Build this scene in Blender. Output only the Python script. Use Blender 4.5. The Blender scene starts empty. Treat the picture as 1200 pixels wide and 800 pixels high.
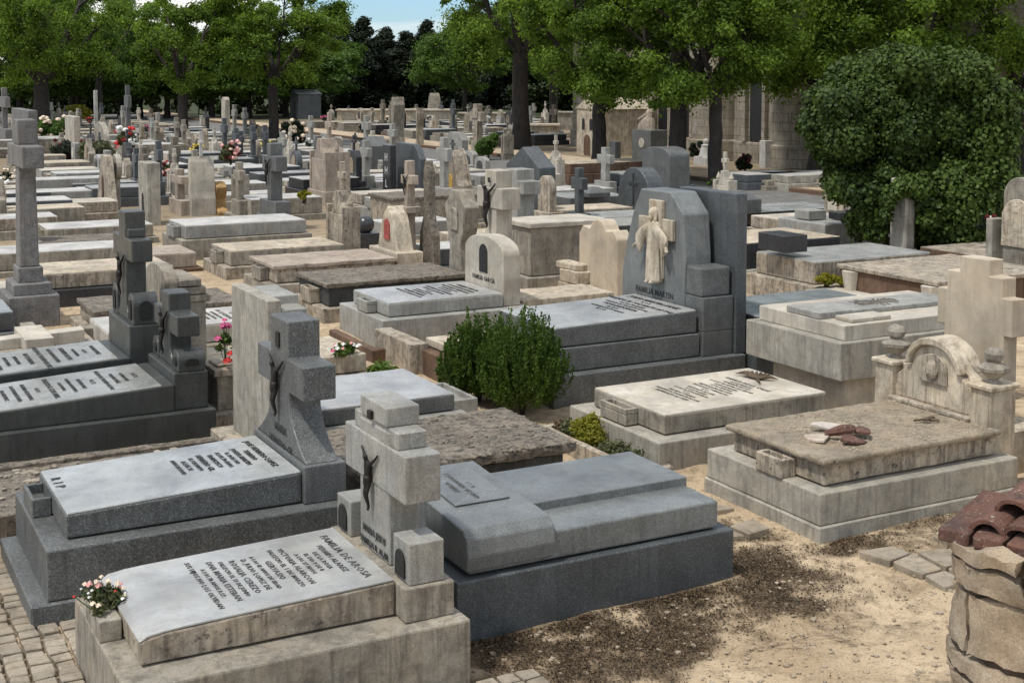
import bpy, bmesh, math, random
import numpy as np
from mathutils import Vector, Matrix, noise
R = math.radians
scn = bpy.context.scene
# ------------------------------------------------------------------ camera
FPX, PITCH, CH, ANG = 1580.0, R(4), 4.0, R(28)
cam_d = bpy.data.cameras.new('camera'); cam = bpy.data.objects.new('camera', cam_d)
scn.collection.objects.link(cam); scn.camera = cam
cam.location = (0, 0, CH); cam.rotation_euler = (R(90) - PITCH, 0, 0)
cam_d.sensor_width = 36; cam_d.sensor_fit = 'HORIZONTAL'; cam_d.lens = FPX / 1200 * 36
cam_d.shift_y = -205 / 1200; cam_d.clip_end = 3000; cam_d.clip_start = .1
# ------------------------------------------------------------------ sky and sun
SUN_EL = R(64); SUN_DIR = Vector((-.66, -.5)).normalized()      # horizontal direction towards the sun
w = bpy.data.worlds.new('World'); scn.world = w; w.use_nodes = True
nt = w.node_tree; N = nt.nodes; Lk = nt.links; N.clear()
out = N.new('ShaderNodeOutputWorld'); bg = N.new('ShaderNodeBackground'); sky = N.new('ShaderNodeTexSky')
sky.sky_type = 'NISHITA'; sky.sun_disc = False; sky.sun_elevation = SUN_EL
sky.sun_rotation = math.atan2(SUN_DIR.x, SUN_DIR.y); sky.dust_density = .4; sky.ozone_density = 1.2
tc = N.new('ShaderNodeTexCoord'); mp = N.new('ShaderNodeMapping'); mp.inputs['Scale'].default_value = (1.6, 1.6, 7)
no = N.new('ShaderNodeTexNoise'); no.inputs['Scale'].default_value = 1.7; no.inputs['Detail'].default_value = 7; no.inputs['Roughness'].default_value = .55
rp = N.new('ShaderNodeValToRGB'); rp.color_ramp.elements[0].position = .40; rp.color_ramp.elements[1].position = .54
mx = N.new('ShaderNodeMixRGB'); mx.inputs['Color2'].default_value = (8.0, 8.0, 7.7, 1)
Lk.new(tc.outputs['Generated'], mp.inputs['Vector']); Lk.new(mp.outputs[0], no.inputs['Vector']); Lk.new(no.outputs[0], rp.inputs[0])
Lk.new(rp.outputs[0], mx.inputs['Fac']); tn = N.new('ShaderNodeMixRGB'); tn.blend_type = 'MULTIPLY'; tn.inputs['Fac'].default_value = 1; tn.inputs['Color2'].default_value = (.6, .8, 1.08, 1); Lk.new(sky.outputs[0], tn.inputs['Color1']); Lk.new(tn.outputs[0], mx.inputs['Color1']); Lk.new(mx.outputs[0], bg.inputs['Color'])
bg.inputs['Strength'].default_value = .13
Lk.new(bg.outputs[0], out.inputs['Surface'])
sd = bpy.data.lights.new('sun', 'SUN'); sun = bpy.data.objects.new('sun', sd); scn.collection.objects.link(sun)
sd.energy = 2.9; sd.angle = R(3.5); sd.color = (1, .95, .87)
dv = Vector((SUN_DIR.x * math.cos(SUN_EL), SUN_DIR.y * math.cos(SUN_EL), math.sin(SUN_EL)))
sun.rotation_euler = dv.to_track_quat('Z', 'Y').to_euler(); sun.location = (-20, -20, 40)
scn.view_settings.view_transform = 'Standard'; scn.view_settings.look = 'None'
scn.view_settings.gamma = 1; scn.view_settings.exposure = .1
col = scn.collection

# ------------------------------------------------------------------ measuring: from a spot in the photo (and a height) to metres on the graveyard's grid
ca, sa = math.cos(ANG), math.sin(ANG)
def G(px, py, z=0):
    u = (px - 600) / FPX; v = (195 - py) / FPX
    d = Vector((u, math.cos(PITCH) + v * math.sin(PITCH), -math.sin(PITCH) + v * math.cos(PITCH)))
    return d * ((z - CH) / d.z) + Vector((0, 0, CH))
def ST(px, py, z=0):
    p = G(px, py, z); return (p.x * ca + p.y * sa, -p.x * sa + p.y * ca)
def W(s, t, z=0): return Vector((s * ca - t * sa, s * sa + t * ca, z))
def PX(p):
    z = p.z - CH; c = p.y * math.cos(PITCH) - z * math.sin(PITCH)
    return 600 + FPX * p.x / c, 195 - FPX * (p.y * math.sin(PITCH) + z * math.cos(PITCH)) / c
def HZ(s, t, py):
    lo, hi = -1, 14
    for _ in range(40):
        m = (lo + hi) / 2
        if PX(W(s, t, m))[1] > py: lo = m
        else: hi = m
    return m

# ------------------------------------------------------------------ materials
M = {}
def nd(nt, t, **kw):
    n = nt.nodes.new(t)
    for k, v in kw.items(): n.inputs[k].default_value = v
    return n
def newmat(name):
    m = bpy.data.materials.new(name); m.use_nodes = True; nt = m.node_tree
    b = nt.nodes['Principled BSDF']; M[name] = m
    return m, nt, b
def coords(nt, scale=(1, 1, 1)):
    tc = nt.nodes.new('ShaderNodeTexCoord'); oi = nt.nodes.new('ShaderNodeObjectInfo')
    mu = nt.nodes.new('ShaderNodeMath'); mu.operation = 'MULTIPLY'; mu.inputs[1].default_value = 37
    ad = nt.nodes.new('ShaderNodeVectorMath'); ad.operation = 'ADD'
    nt.links.new(oi.outputs['Random'], mu.inputs[0]); nt.links.new(tc.outputs['Object'], ad.inputs[0]); nt.links.new(mu.outputs[0], ad.inputs[1])
    mp = nt.nodes.new('ShaderNodeMapping'); mp.inputs['Scale'].default_value = scale
    nt.links.new(ad.outputs[0], mp.inputs['Vector']); return mp.outputs[0]
def ntex(nt, vec, scale, detail=4, rough=.55, dist=0):
    n = nd(nt, 'ShaderNodeTexNoise', Scale=scale, Detail=detail, Roughness=rough, Distortion=dist)
    nt.links.new(vec, n.inputs['Vector']); return n.outputs[0]
def ramp(nt, fac, a, b, ca_=(0, 0, 0, 1), cb=(1, 1, 1, 1)):
    r = nt.nodes.new('ShaderNodeValToRGB'); e = r.color_ramp.elements
    e[0].position = a; e[1].position = b; e[0].color = ca_; e[1].color = cb
    nt.links.new(fac, r.inputs[0]); return r.outputs[0]
def mix(nt, fac, c1, c2, mode='MIX'):
    m = nt.nodes.new('ShaderNodeMixRGB'); m.blend_type = mode
    for i, v in ((0, fac), (1, c1), (2, c2)):
        if isinstance(v, (int, float)): m.inputs[i].default_value = v
        elif isinstance(v, tuple): m.inputs[i].default_value = (v + (1,))[:4]
        else: nt.links.new(v, m.inputs[i])
    return m.outputs[0]
def scl(nt, fac, k):
    m = nt.nodes.new('ShaderNodeMath'); m.operation = 'MULTIPLY'; m.inputs[1].default_value = k
    nt.links.new(fac, m.inputs[0]); return m.outputs[0]
def stone(name, c, spk=.3, rough=.8, bump=.3, stain=.4, stain_c=None, lich=0, lich_c=(.05, .045, .04), streak=.3, spec=.5, tint=.1, fleck=(.6, .6, .58)):
    m, nt, b = newmat(name)
    v = coords(nt); vs = coords(nt, (6, 6, 1.3))
    c = tuple(c); dk = tuple(x * .62 for x in c); lt = tuple(min(1, x * 1.22) for x in c)
    base = mix(nt, ramp(nt, ntex(nt, v, 1.7, 5, .6, .3), .3, .7), dk, lt)
    warm = (c[0] * 1.15, c[1], c[2] * .78)
    base = mix(nt, scl(nt, ramp(nt, ntex(nt, v, 3.1, 5, .65, .6), .45, .68), tint * 4), base, warm)
    sp = ntex(nt, v, 95, 2, .8)
    base = mix(nt, scl(nt, ramp(nt, sp, .36, .5, (1, 1, 1, 1), (0, 0, 0, 1)), spk), base, tuple(x * .25 for x in c))
    base = mix(nt, scl(nt, ramp(nt, sp, .55, .66), spk * .7), base, tuple(min(1, c[i] * .5 + fleck[i] * .5) for i in range(3)))
    sc = stain_c or tuple(x * .3 for x in c)
    base = mix(nt, scl(nt, ramp(nt, ntex(nt, v, 5.5, 9, .72, .5), .47, .68), min(.95, stain * 1.35)), base, sc)
    base = mix(nt, scl(nt, ramp(nt, ntex(nt, v, 28, 6, .75, .3), .54, .66), min(.8, stain * .9)), base, tuple(x * 1.3 for x in sc))
    base = mix(nt, scl(nt, ramp(nt, ntex(nt, vs, 1.6, 7, .68), .5, .68), min(.9, streak * 1.35)), base, sc)
    gm = nt.nodes.new('ShaderNodeNewGeometry'); sx = nt.nodes.new('ShaderNodeSeparateXYZ'); nt.links.new(gm.outputs['True Normal'], sx.inputs[0])
    ab = nt.nodes.new('ShaderNodeMath'); ab.operation = 'ABSOLUTE'; nt.links.new(sx.outputs[2], ab.inputs[0]); side = ramp(nt, ab.outputs[0], .1, .5, (1, 1, 1, 1), (0, 0, 0, 1))   # rain runs only down upright faces
    runs = mix(nt, 1, ramp(nt, ntex(nt, coords(nt, (13, 13, .6)), 1.5, 6, .62), .52, .66), side, 'MULTIPLY')
    base = mix(nt, scl(nt, runs, min(.7, .14 + streak * .8)), base, tuple(x * .8 for x in sc))
    if lich:
        base = mix(nt, scl(nt, ramp(nt, ntex(nt, v, 14, 8, .75, .4), .62 - lich * .22, .67 - lich * .15), .9), base, lich_c)
        base = mix(nt, scl(nt, ramp(nt, ntex(nt, v, 31, 4, .7, .2), .62, .66), .55), base, (.5, .48, .4))
    nt.links.new(base, b.inputs['Base Color'])
    nt.links.new(ramp(nt, ntex(nt, v, 8, 6, .7), .3, .7, (rough * .8,) * 3 + (1,), (min(1, rough * 1.25),) * 3 + (1,)), b.inputs['Roughness'])
    b.inputs['Specular IOR Level'].default_value = spec
    bp = nd(nt, 'ShaderNodeBump', Strength=bump, Distance=.02)
    nt.links.new(mix(nt, .35, ntex(nt, v, 22, 9, .72), ntex(nt, v, 4, 4, .6)), bp.inputs['Height']); nt.links.new(bp.outputs[0], b.inputs['Normal'])
    return m
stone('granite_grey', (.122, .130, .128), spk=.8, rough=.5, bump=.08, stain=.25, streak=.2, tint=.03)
stone('granite_grey_polished_lit', (.39, .41, .405), spk=.35, rough=.24, bump=.015, stain=.3, streak=0, tint=.03, stain_c=(.17, .17, .165))  # paler copy for slab tops; sky reflection is painted into the colour
stone('granite_pale', (.34, .34, .315), spk=.5, rough=.55, bump=.1, stain=.35, streak=.35, tint=.08, stain_c=(.13, .12, .1))
stone('granite_pale_polished_lit', (.40, .41, .40), spk=.2, rough=.3, bump=.03, stain=.4, streak=0, tint=.05, stain_c=(.22, .21, .2))  # polished tops, base colour brightened to carry the reflected sky
stone('granite_mid', (.185, .2, .198), spk=.5, rough=.38, bump=.04, stain=.25, streak=.15, tint=.03)
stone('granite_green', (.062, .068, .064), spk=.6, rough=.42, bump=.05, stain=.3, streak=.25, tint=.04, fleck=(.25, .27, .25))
stone('granite_green_polished_lit', (.30, .31, .295), spk=.3, rough=.26, bump=.02, stain=.45, streak=0, tint=.08, stain_c=(.12, .12, .11))  # far lighter than the green sides: skylight on the tops put into the colour
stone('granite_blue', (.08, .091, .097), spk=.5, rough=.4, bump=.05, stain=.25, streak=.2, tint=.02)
stone('granite_blue_polished_lit', (.27, .30, .31), spk=.3, rough=.2, bump=.015, stain=.3, streak=0, tint=.02)  # blue slab tops, the sky's sheen mixed into a lighter tint
stone('granite_black', (.035, .037, .042), spk=.5, rough=.3, bump=.03, stain=.2, streak=.2, tint=.02)
stone('granite_coarse', (.2, .195, .19), spk=.9, rough=.8, bump=.35, stain=.4, streak=.25, tint=.08)
stone('limestone_cream', (.53, .47, .37), spk=.08, rough=.9, bump=.3, stain=.5, streak=.5, tint=.1, stain_c=(.17, .13, .09))
stone('limestone_white', (.50, .465, .395), spk=.08, rough=.9, bump=.2, stain=.35, streak=.3, tint=.08, stain_c=(.25, .22, .18))
stone('limestone_smooth', (.5, .43, .33), spk=.05, rough=.85, bump=.12, stain=.18, streak=.12, tint=.06, stain_c=(.25, .2, .15))
stone('gravelly_top', (.33, .275, .2), spk=.5, rough=.95, bump=.8, stain=.5, streak=0, tint=.12, stain_c=(.1, .08, .055), lich=.15)
stone('limestone_grey', (.33, .30, .245), spk=.3, rough=.92, bump=.4, stain=.55, streak=.5, tint=.1, stain_c=(.09, .08, .065))
stone('limestone_stained', (.42, .37, .295), spk=.12, rough=.92, bump=.4, stain=.6, streak=.65, tint=.12, stain_c=(.1, .08, .06), lich=.25)
stone('limestone_pink', (.40, .345, .285), spk=.1, rough=.92, bump=.3, stain=.4, streak=.45, tint=.1, stain_c=(.15, .11, .08))
stone('ochre_stone', (.42, .26, .1), spk=.1, rough=.92, bump=.3, stain=.5, streak=.4, tint=.1, stain_c=(.12, .09, .05))
stone('mossy_stone', (.22, .19, .15), spk=.2, rough=.95, bump=.7, stain=.6, streak=.3, tint=.1, stain_c=(.05, .042, .032), lich=.55)
stone('dark_wall_stone', (.06, .062, .06), spk=.3, rough=.9, bump=.4, stain=.5, streak=.4, tint=.05)
stone('concrete', (.40, .375, .315), spk=.35, rough=.9, bump=.35, stain=.5, streak=.4, tint=.07, stain_c=(.15, .14, .12))
stone('white_marble', (.52, .51, .48), spk=.03, rough=.5, bump=.06, stain=.3, streak=.25, tint=.03, stain_c=(.24, .225, .2))
stone('brown_stone', (.15, .09, .055), spk=.2, rough=.95, bump=.5, stain=.5, streak=.4)
stone('terracotta', (.15, .07, .048), spk=.3, rough=.95, bump=.8, stain=.9, streak=.2, stain_c=(.05, .03, .025), lich=.2)
stone('rubble_stone', (.40, .33, .245), spk=.4, rough=.95, bump=.8, stain=.45, streak=.1, stain_c=(.16, .12, .08), tint=.12)
stone('asphalt', (.17, .165, .155), spk=.4, rough=.95, bump=.3, stain=.3, streak=0)
stone('bark', (.04, .032, .026), spk=.3, rough=.95, bump=1, stain=.5, streak=.7)
stone('dull_ceramic', (.6, .56, .5), spk=.05, rough=.5, bump=.1, stain=.5, streak=.2, stain_c=(.25, .13, .08))
def plain(name, c, rough=.7, metal=0, var=.3, scale=20, trans=0, sub=0):
    m, nt, b = newmat(name); v = coords(nt)
    cc = mix(nt, ramp(nt, ntex(nt, v, scale, 4), .35, .65), tuple(x * (1 - var) for x in c), tuple(min(1, x * (1 + var)) for x in c))
    nt.links.new(cc, b.inputs['Base Color']); b.inputs['Roughness'].default_value = rough; b.inputs['Metallic'].default_value = metal
    return m
plain('bronze', (.025, .022, .02), .55, .5); plain('lettering', (.035, .035, .036), .6); plain('lettering_mid', (.07, .07, .07), .7, var=.6, scale=14); plain('lettering_worn', (.13, .12, .1), .8, var=.5, scale=9)
plain('lettering_light', (.6, .6, .58), .7); plain('niche_shade', (.015, .015, .014), .9); plain('soil', (.09, .065, .045), .95)  # the near-black niche colour is painted shade
plain('petal_pink', (.62, .1, .25), .6); plain('petal_red', (.5, .02, .02), .6); plain('petal_cream', (.75, .62, .48), .6)
plain('petal_rose', (.7, .35, .32), .6); plain('petal_yellow', (.62, .48, .06), .6); plain('petal_white', (.75, .74, .7), .6)
plain('stem_green', (.05, .1, .03), .6); plain('leaf_green', (.06, .13, .03), .6, var=.5); plain('red_emblem', (.3, .06, .05), .8, scale=12)
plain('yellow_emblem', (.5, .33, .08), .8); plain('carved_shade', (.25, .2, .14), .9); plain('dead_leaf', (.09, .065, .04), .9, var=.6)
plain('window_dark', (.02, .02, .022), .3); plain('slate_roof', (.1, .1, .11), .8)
def leafmat(name, c1, c2, tr=.35):
    m, nt, b = newmat(name)
    at = nt.nodes.new('ShaderNodeAttribute'); at.attribute_name = 'v'
    c = mix(nt, at.outputs['Fac'], c1, c2); nt.links.new(c, b.inputs['Base Color'])
    b.inputs['Roughness'].default_value = .55; b.inputs['Specular IOR Level'].default_value = .25
    t = nt.nodes.new('ShaderNodeBsdfTranslucent'); ms = nt.nodes.new('ShaderNodeMixShader'); ms.inputs[0].default_value = tr
    nt.links.new(mix(nt, 1, c, (1.0, 1.0, .5), 'MULTIPLY'), t.inputs['Color'])
    o = nt.nodes['Material Output']; nt.links.new(b.outputs[0], ms.inputs[1]); nt.links.new(t.outputs[0], ms.inputs[2]); nt.links.new(ms.outputs[0], o.inputs[0])
leafmat('foliage_bright', (.055, .11, .016), (.24, .36, .055), .55); leafmat('foliage_mid', (.032, .075, .014), (.14, .235, .045), .45); leafmat('foliage_dark', (.007, .013, .007), (.024, .036, .015), .12)
leafmat('foliage_ivy', (.014, .032, .006), (.10, .155, .03), .25); leafmat('foliage_juniper', (.03, .065, .012), (.12, .19, .03), .3)
leafmat('foliage_yellow', (.1, .12, .01), (.38, .33, .03), .3); leafmat('foliage_olive', (.05, .06, .025), (.13, .14, .06), .2)
leafmat('petals_mixed_red', (.12, .015, .02), (.45, .05, .06), .2); leafmat('petals_mixed_cream', (.45, .3, .2), (.8, .7, .55), .2)
leafmat('litter', (.035, .025, .016), (.19, .13, .075), .05); leafmat('petals_mixed_pink', (.4, .08, .15), (.8, .5, .5), .2)

# ------------------------------------------------------------------ mesh building
class MB:
    def __init__(s): s.bm = bmesh.new()
    def _bev(s, faces, b, seg=1):
        if b > 0:
            es = list({e for f in faces for e in f.edges})
            bmesh.ops.bevel(s.bm, geom=es, offset=b, segments=seg, affect='EDGES', profile=.5, clamp_overlap=True)
    def hexa(s, v, b=.01, seg=1):
        vs = [s.bm.verts.new(p) for p in v]
        fs = [s.bm.faces.new([vs[i] for i in q]) for q in ((3, 2, 1, 0), (4, 5, 6, 7), (0, 1, 5, 4), (1, 2, 6, 5), (2, 3, 7, 6), (3, 0, 4, 7))]
        s._bev(fs, b, seg); return s
    def box(s, x0, x1, y0, y1, z0, z1, b=.01, seg=1, taper=0):
        a = taper
        return s.hexa([(x0, y0, z0), (x1, y0, z0), (x1, y1, z0), (x0, y1, z0), (x0 + a, y0 + a, z1), (x1 - a, y0 + a, z1), (x1 - a, y1 - a, z1), (x0 + a, y1 - a, z1)], b, seg)
    def prism(s, pts, f, a0, a1, b=.008, seg=1):        # f maps (u, v, a) to xyz
        n = len(pts); A = [s.bm.verts.new(f(u, v, a0)) for u, v in pts]; B = [s.bm.verts.new(f(u, v, a1)) for u, v in pts]
        fs = [s.bm.faces.new(A), s.bm.faces.new(B[::-1])] + [s.bm.faces.new((A[i], B[i], B[(i + 1) % n], A[(i + 1) % n])) for i in range(n)]
        bmesh.ops.recalc_face_normals(s.bm, faces=fs); s._bev(fs, b, seg); return s
    def yz(s, pts, x0, x1, b=.008, seg=1): return s.prism(pts, lambda u, v, a: (a, u, v), x0, x1, b, seg)
    def xz(s, pts, y0, y1, b=.008, seg=1): return s.prism(pts, lambda u, v, a: (u, a, v), y0, y1, b, seg)
    def xy(s, pts, z0, z1, b=.008, seg=1): return s.prism(pts, lambda u, v, a: (u, v, a), z0, z1, b, seg)
    def rings(s, rings, cap=True):
        V = [[s.bm.verts.new(p) for p in r] for r in rings]; n = len(rings[0])
        for a, b in zip(V[:-1], V[1:]):
            for i in range(n): s.bm.faces.new((a[i], a[(i + 1) % n], b[(i + 1) % n], b[i]))
        if cap: s.bm.faces.new(V[0][::-1]); s.bm.faces.new(V[-1])
        return s
    def lathe(s, prof, cx, cy, seg=14, sy=1):
        return s.rings([[(cx + r * math.cos(6.2832 * i / seg), cy + sy * r * math.sin(6.2832 * i / seg), z) for i in range(seg)] for r, z in prof])
    def tube(s, pts, rad, seg=7):
        pts = [Vector(p) for p in pts]; rs = []
        for i, p in enumerate(pts):
            d = (pts[min(i + 1, len(pts) - 1)] - pts[max(i - 1, 0)]).normalized()
            a = d.cross(Vector((0, 0, 1)) if abs(d.z) < .9 else Vector((1, 0, 0))).normalized(); b = d.cross(a)
            r = rad[i] if isinstance(rad, (list, tuple)) else rad
            rs.append([p + (a * math.cos(6.2832 * k / seg) + b * math.sin(6.2832 * k / seg)) * r for k in range(seg)])
        return s.rings(rs)
    def ball(s, c, r, sc=(1, 1, 1), sub=2, amp=0, seed=0):
        d = bmesh.ops.create_icosphere(s.bm, subdivisions=sub, radius=1)
        for v in d['verts']:
            k = 1 + amp * noise.noise(v.co * 2.2 + Vector((seed, seed * 1.7, 0)))
            v.co = Vector(c) + Vector((v.co.x * sc[0], v.co.y * sc[1], v.co.z * sc[2])) * r * k
        return s
    def rough(s, step=.12, amp=.008, freq=5, seed=0):
        bm = s.bm; bmesh.ops.triangulate(bm, faces=[f for f in bm.faces if len(f.verts) > 4])
        for _ in range(5):
            es = [e for e in bm.edges if e.calc_length() > step * 1.6]
            if not es: break
            bmesh.ops.subdivide_edges(bm, edges=es, cuts=1, use_grid_fill=True)
        for v in bm.verts:
            p = v.co * freq + Vector((seed * 3.1, seed, 0)); v.co += noise.noise_vector(p) * amp + noise.noise_vector(p * 3.3) * amp * .5
        return s
    def build(s, name, mat, parent=None, smooth=None, loc=None, rz=None):
        me = bpy.data.meshes.new(name); bmesh.ops.recalc_face_normals(s.bm, faces=s.bm.faces) if smooth is not False else None
        s.bm.to_mesh(me); s.bm.free()
        for m in (mat if isinstance(mat, (list, tuple)) else [mat]): me.materials.append(M[m])
        if smooth:
            for p in me.polygons: p.use_smooth = True
            try: me.set_sharp_from_angle(angle=R(42))
            except Exception: pass
        return link(name, me, parent, loc, rz)
def link(name, me, parent=None, loc=None, rz=None):
    o = bpy.data.objects.new(name, me); col.objects.link(o)
    if parent: o.parent = parent
    if loc is not None: o.location = loc
    if rz is not None: o.rotation_euler = (0, 0, rz)
    return o
def tag(o, label=None, cat=None, group=None, kind=None):
    if label: o['label'] = label
    if cat: o['category'] = cat
    if group: o['group'] = group
    if kind: o['kind'] = kind
    return o
def thing(name, label, cat, s, t, z=0, rot=0, group=None, at=None):
    o = link(name, None, None, at if at is not None else W(s, t, z), ANG + R(rot)); return tag(o, label, cat, group)
def kids(o): return [c for c in ALLK.get(o.name, [])]
def copy_tree(o, parent=None):
    c = o.copy(); col.objects.link(c)
    if parent: c.parent = parent
    for ch in list(o.children): copy_tree(ch, c)
    return c
# ---- leaves: small faces scattered on clumps
def leaves(name, mat, parent, clumps, n, size, seed=1, up=0, aspect=.55, flat=.8, shell=.35):
    rng = np.random.default_rng(seed); C = np.array([c[:3] for c in clumps]); Rr = np.array([c[3] for c in clumps])
    K = len(clumps); wts = Rr ** 2 / (Rr ** 2).sum(); idx = rng.choice(K, size=n * K, p=wts); T = len(idx)
    d = rng.normal(size=(T, 3)); d /= np.linalg.norm(d, axis=1)[:, None]
    r = np.abs(rng.normal(size=T)) * .55 + shell * .5 if shell < .3 else (shell + (1 - shell) * rng.random(T) ** .6) * (1 + .12 * rng.normal(size=T))
    P = C[idx] + d * (Rr[idx] * r)[:, None] * np.array([1, 1, flat])
    nrm = d + rng.normal(size=(T, 3)) * .7 + np.array([0, 0, up]); nrm /= np.linalg.norm(nrm, axis=1)[:, None]
    a = np.cross(nrm, rng.normal(size=(T, 3))); a /= np.linalg.norm(a, axis=1)[:, None]; b = np.cross(nrm, a)
    sz = size * (.6 + .8 * rng.random(T))[:, None]
    a *= sz; b *= sz * aspect
    V = np.stack([P - a, P - b + nrm * sz * .12, P + a, P + b + nrm * sz * .12], 1).reshape(-1, 3)
    val = np.clip(rng.random(T) * .6 + rng.random(K)[idx] * .5 - .05, 0, 1)
    return facemesh(name, V, val, mat, parent)
def facemesh(name, V, val, mat, parent, k=4):
    me = bpy.data.meshes.new(name); T = len(V) // k
    me.vertices.add(len(V)); me.vertices.foreach_set('co', V.astype(np.float32).ravel())
    me.loops.add(len(V)); me.loops.foreach_set('vertex_index', np.arange(len(V), dtype=np.int32))
    me.polygons.add(T); me.polygons.foreach_set('loop_start', np.arange(0, len(V), k, dtype=np.int32))
    try: me.polygons.foreach_set('loop_total', np.full(T, k, dtype=np.int32))
    except Exception: pass
    me.update(calc_edges=True)
    at = me.attributes.new('v', 'FLOAT', 'POINT'); at.data.foreach_set('value', np.repeat(val, k).astype(np.float32))
    me.materials.append(M[mat]); return link(name, me, parent)
# ---- lettering cut as raised characters
def text_mesh(lines, sizes, gap=1.35, align='CENTER', ext=.002, bold=.006):
    """lines laid in the xy plane, first line on top; returns list of (mesh, yoffset)"""
    bm = bmesh.new(); y = 0
    for ln, sz in zip(lines, sizes):
        if ln:
            cu = bpy.data.curves.new('inscription', 'FONT'); cu.body = ln; cu.size = sz; cu.align_x = align; cu.extrude = ext; cu.resolution_u = 1; cu.offset = bold * sz; cu.space_character = 1.05
            ob = bpy.data.objects.new('inscription', cu); col.objects.link(ob); bpy.context.view_layer.update()
            me = bpy.data.meshes.new_from_object(ob.evaluated_get(bpy.context.evaluated_depsgraph_get()))
            n0 = len(bm.verts); bm.from_mesh(me); bm.verts.ensure_lookup_table()
            for v in bm.verts[n0:]: v.co.y += y - sz
            bpy.data.objects.remove(ob); bpy.data.curves.remove(cu); bpy.data.meshes.remove(me)
        y -= sz * gap
    return bm, -y
def inscription(parent, lines, sizes, origin, plane='slab', mat='lettering', slope=0, gap=1.35, squash=1):
    """origin = head-side start at the centre line; slab: reads from the foot; face: on a face looking to the foot"""
    bm, h = text_mesh(lines, sizes, gap)
    for v in bm.verts:
        X, Y, Z = v.co.x * squash, v.co.y, v.co.z + .003
        if plane == 'slab': v.co = Vector((origin[0] + Y, origin[1] - X, origin[2] + Z + Y * slope))
        else: v.co = Vector((origin[0] - Z, origin[1] - X, origin[2] + Y))
    me = bpy.data.meshes.new('inscription'); bm.to_mesh(me); bm.free(); me.materials.append(M[mat])
    return link('inscription', me, parent)
EPI = ['AQUI DESCANSA', 'FALLECIO EL 7 DE MAYO DE 1962', 'A LOS 68 ANOS DE EDAD', 'R. I. P.', 'SU ESPOSA HIJOS Y NIETOS', 'NO TE OLVIDAN', 'FALLECIO EL 12 DE ABRIL', 'A LOS 74 ANOS', 'D. E. P.', 'SUS HIJOS Y FAMILIA', 'DE MARZO DE 1971', 'TUS PADRES Y HERMANOS', 'RECUERDO DE SU MADRE']
def epitaph(n, base, seed=0, head='FAMILIA'):
    rr = random.Random(seed); L = [head]; S = [base * 1.5]
    for i in range(n): L.append(rr.choice(EPI)); S.append(base * rr.choice([.8, 1, 1, 1.25]))
    return L, S
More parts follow.
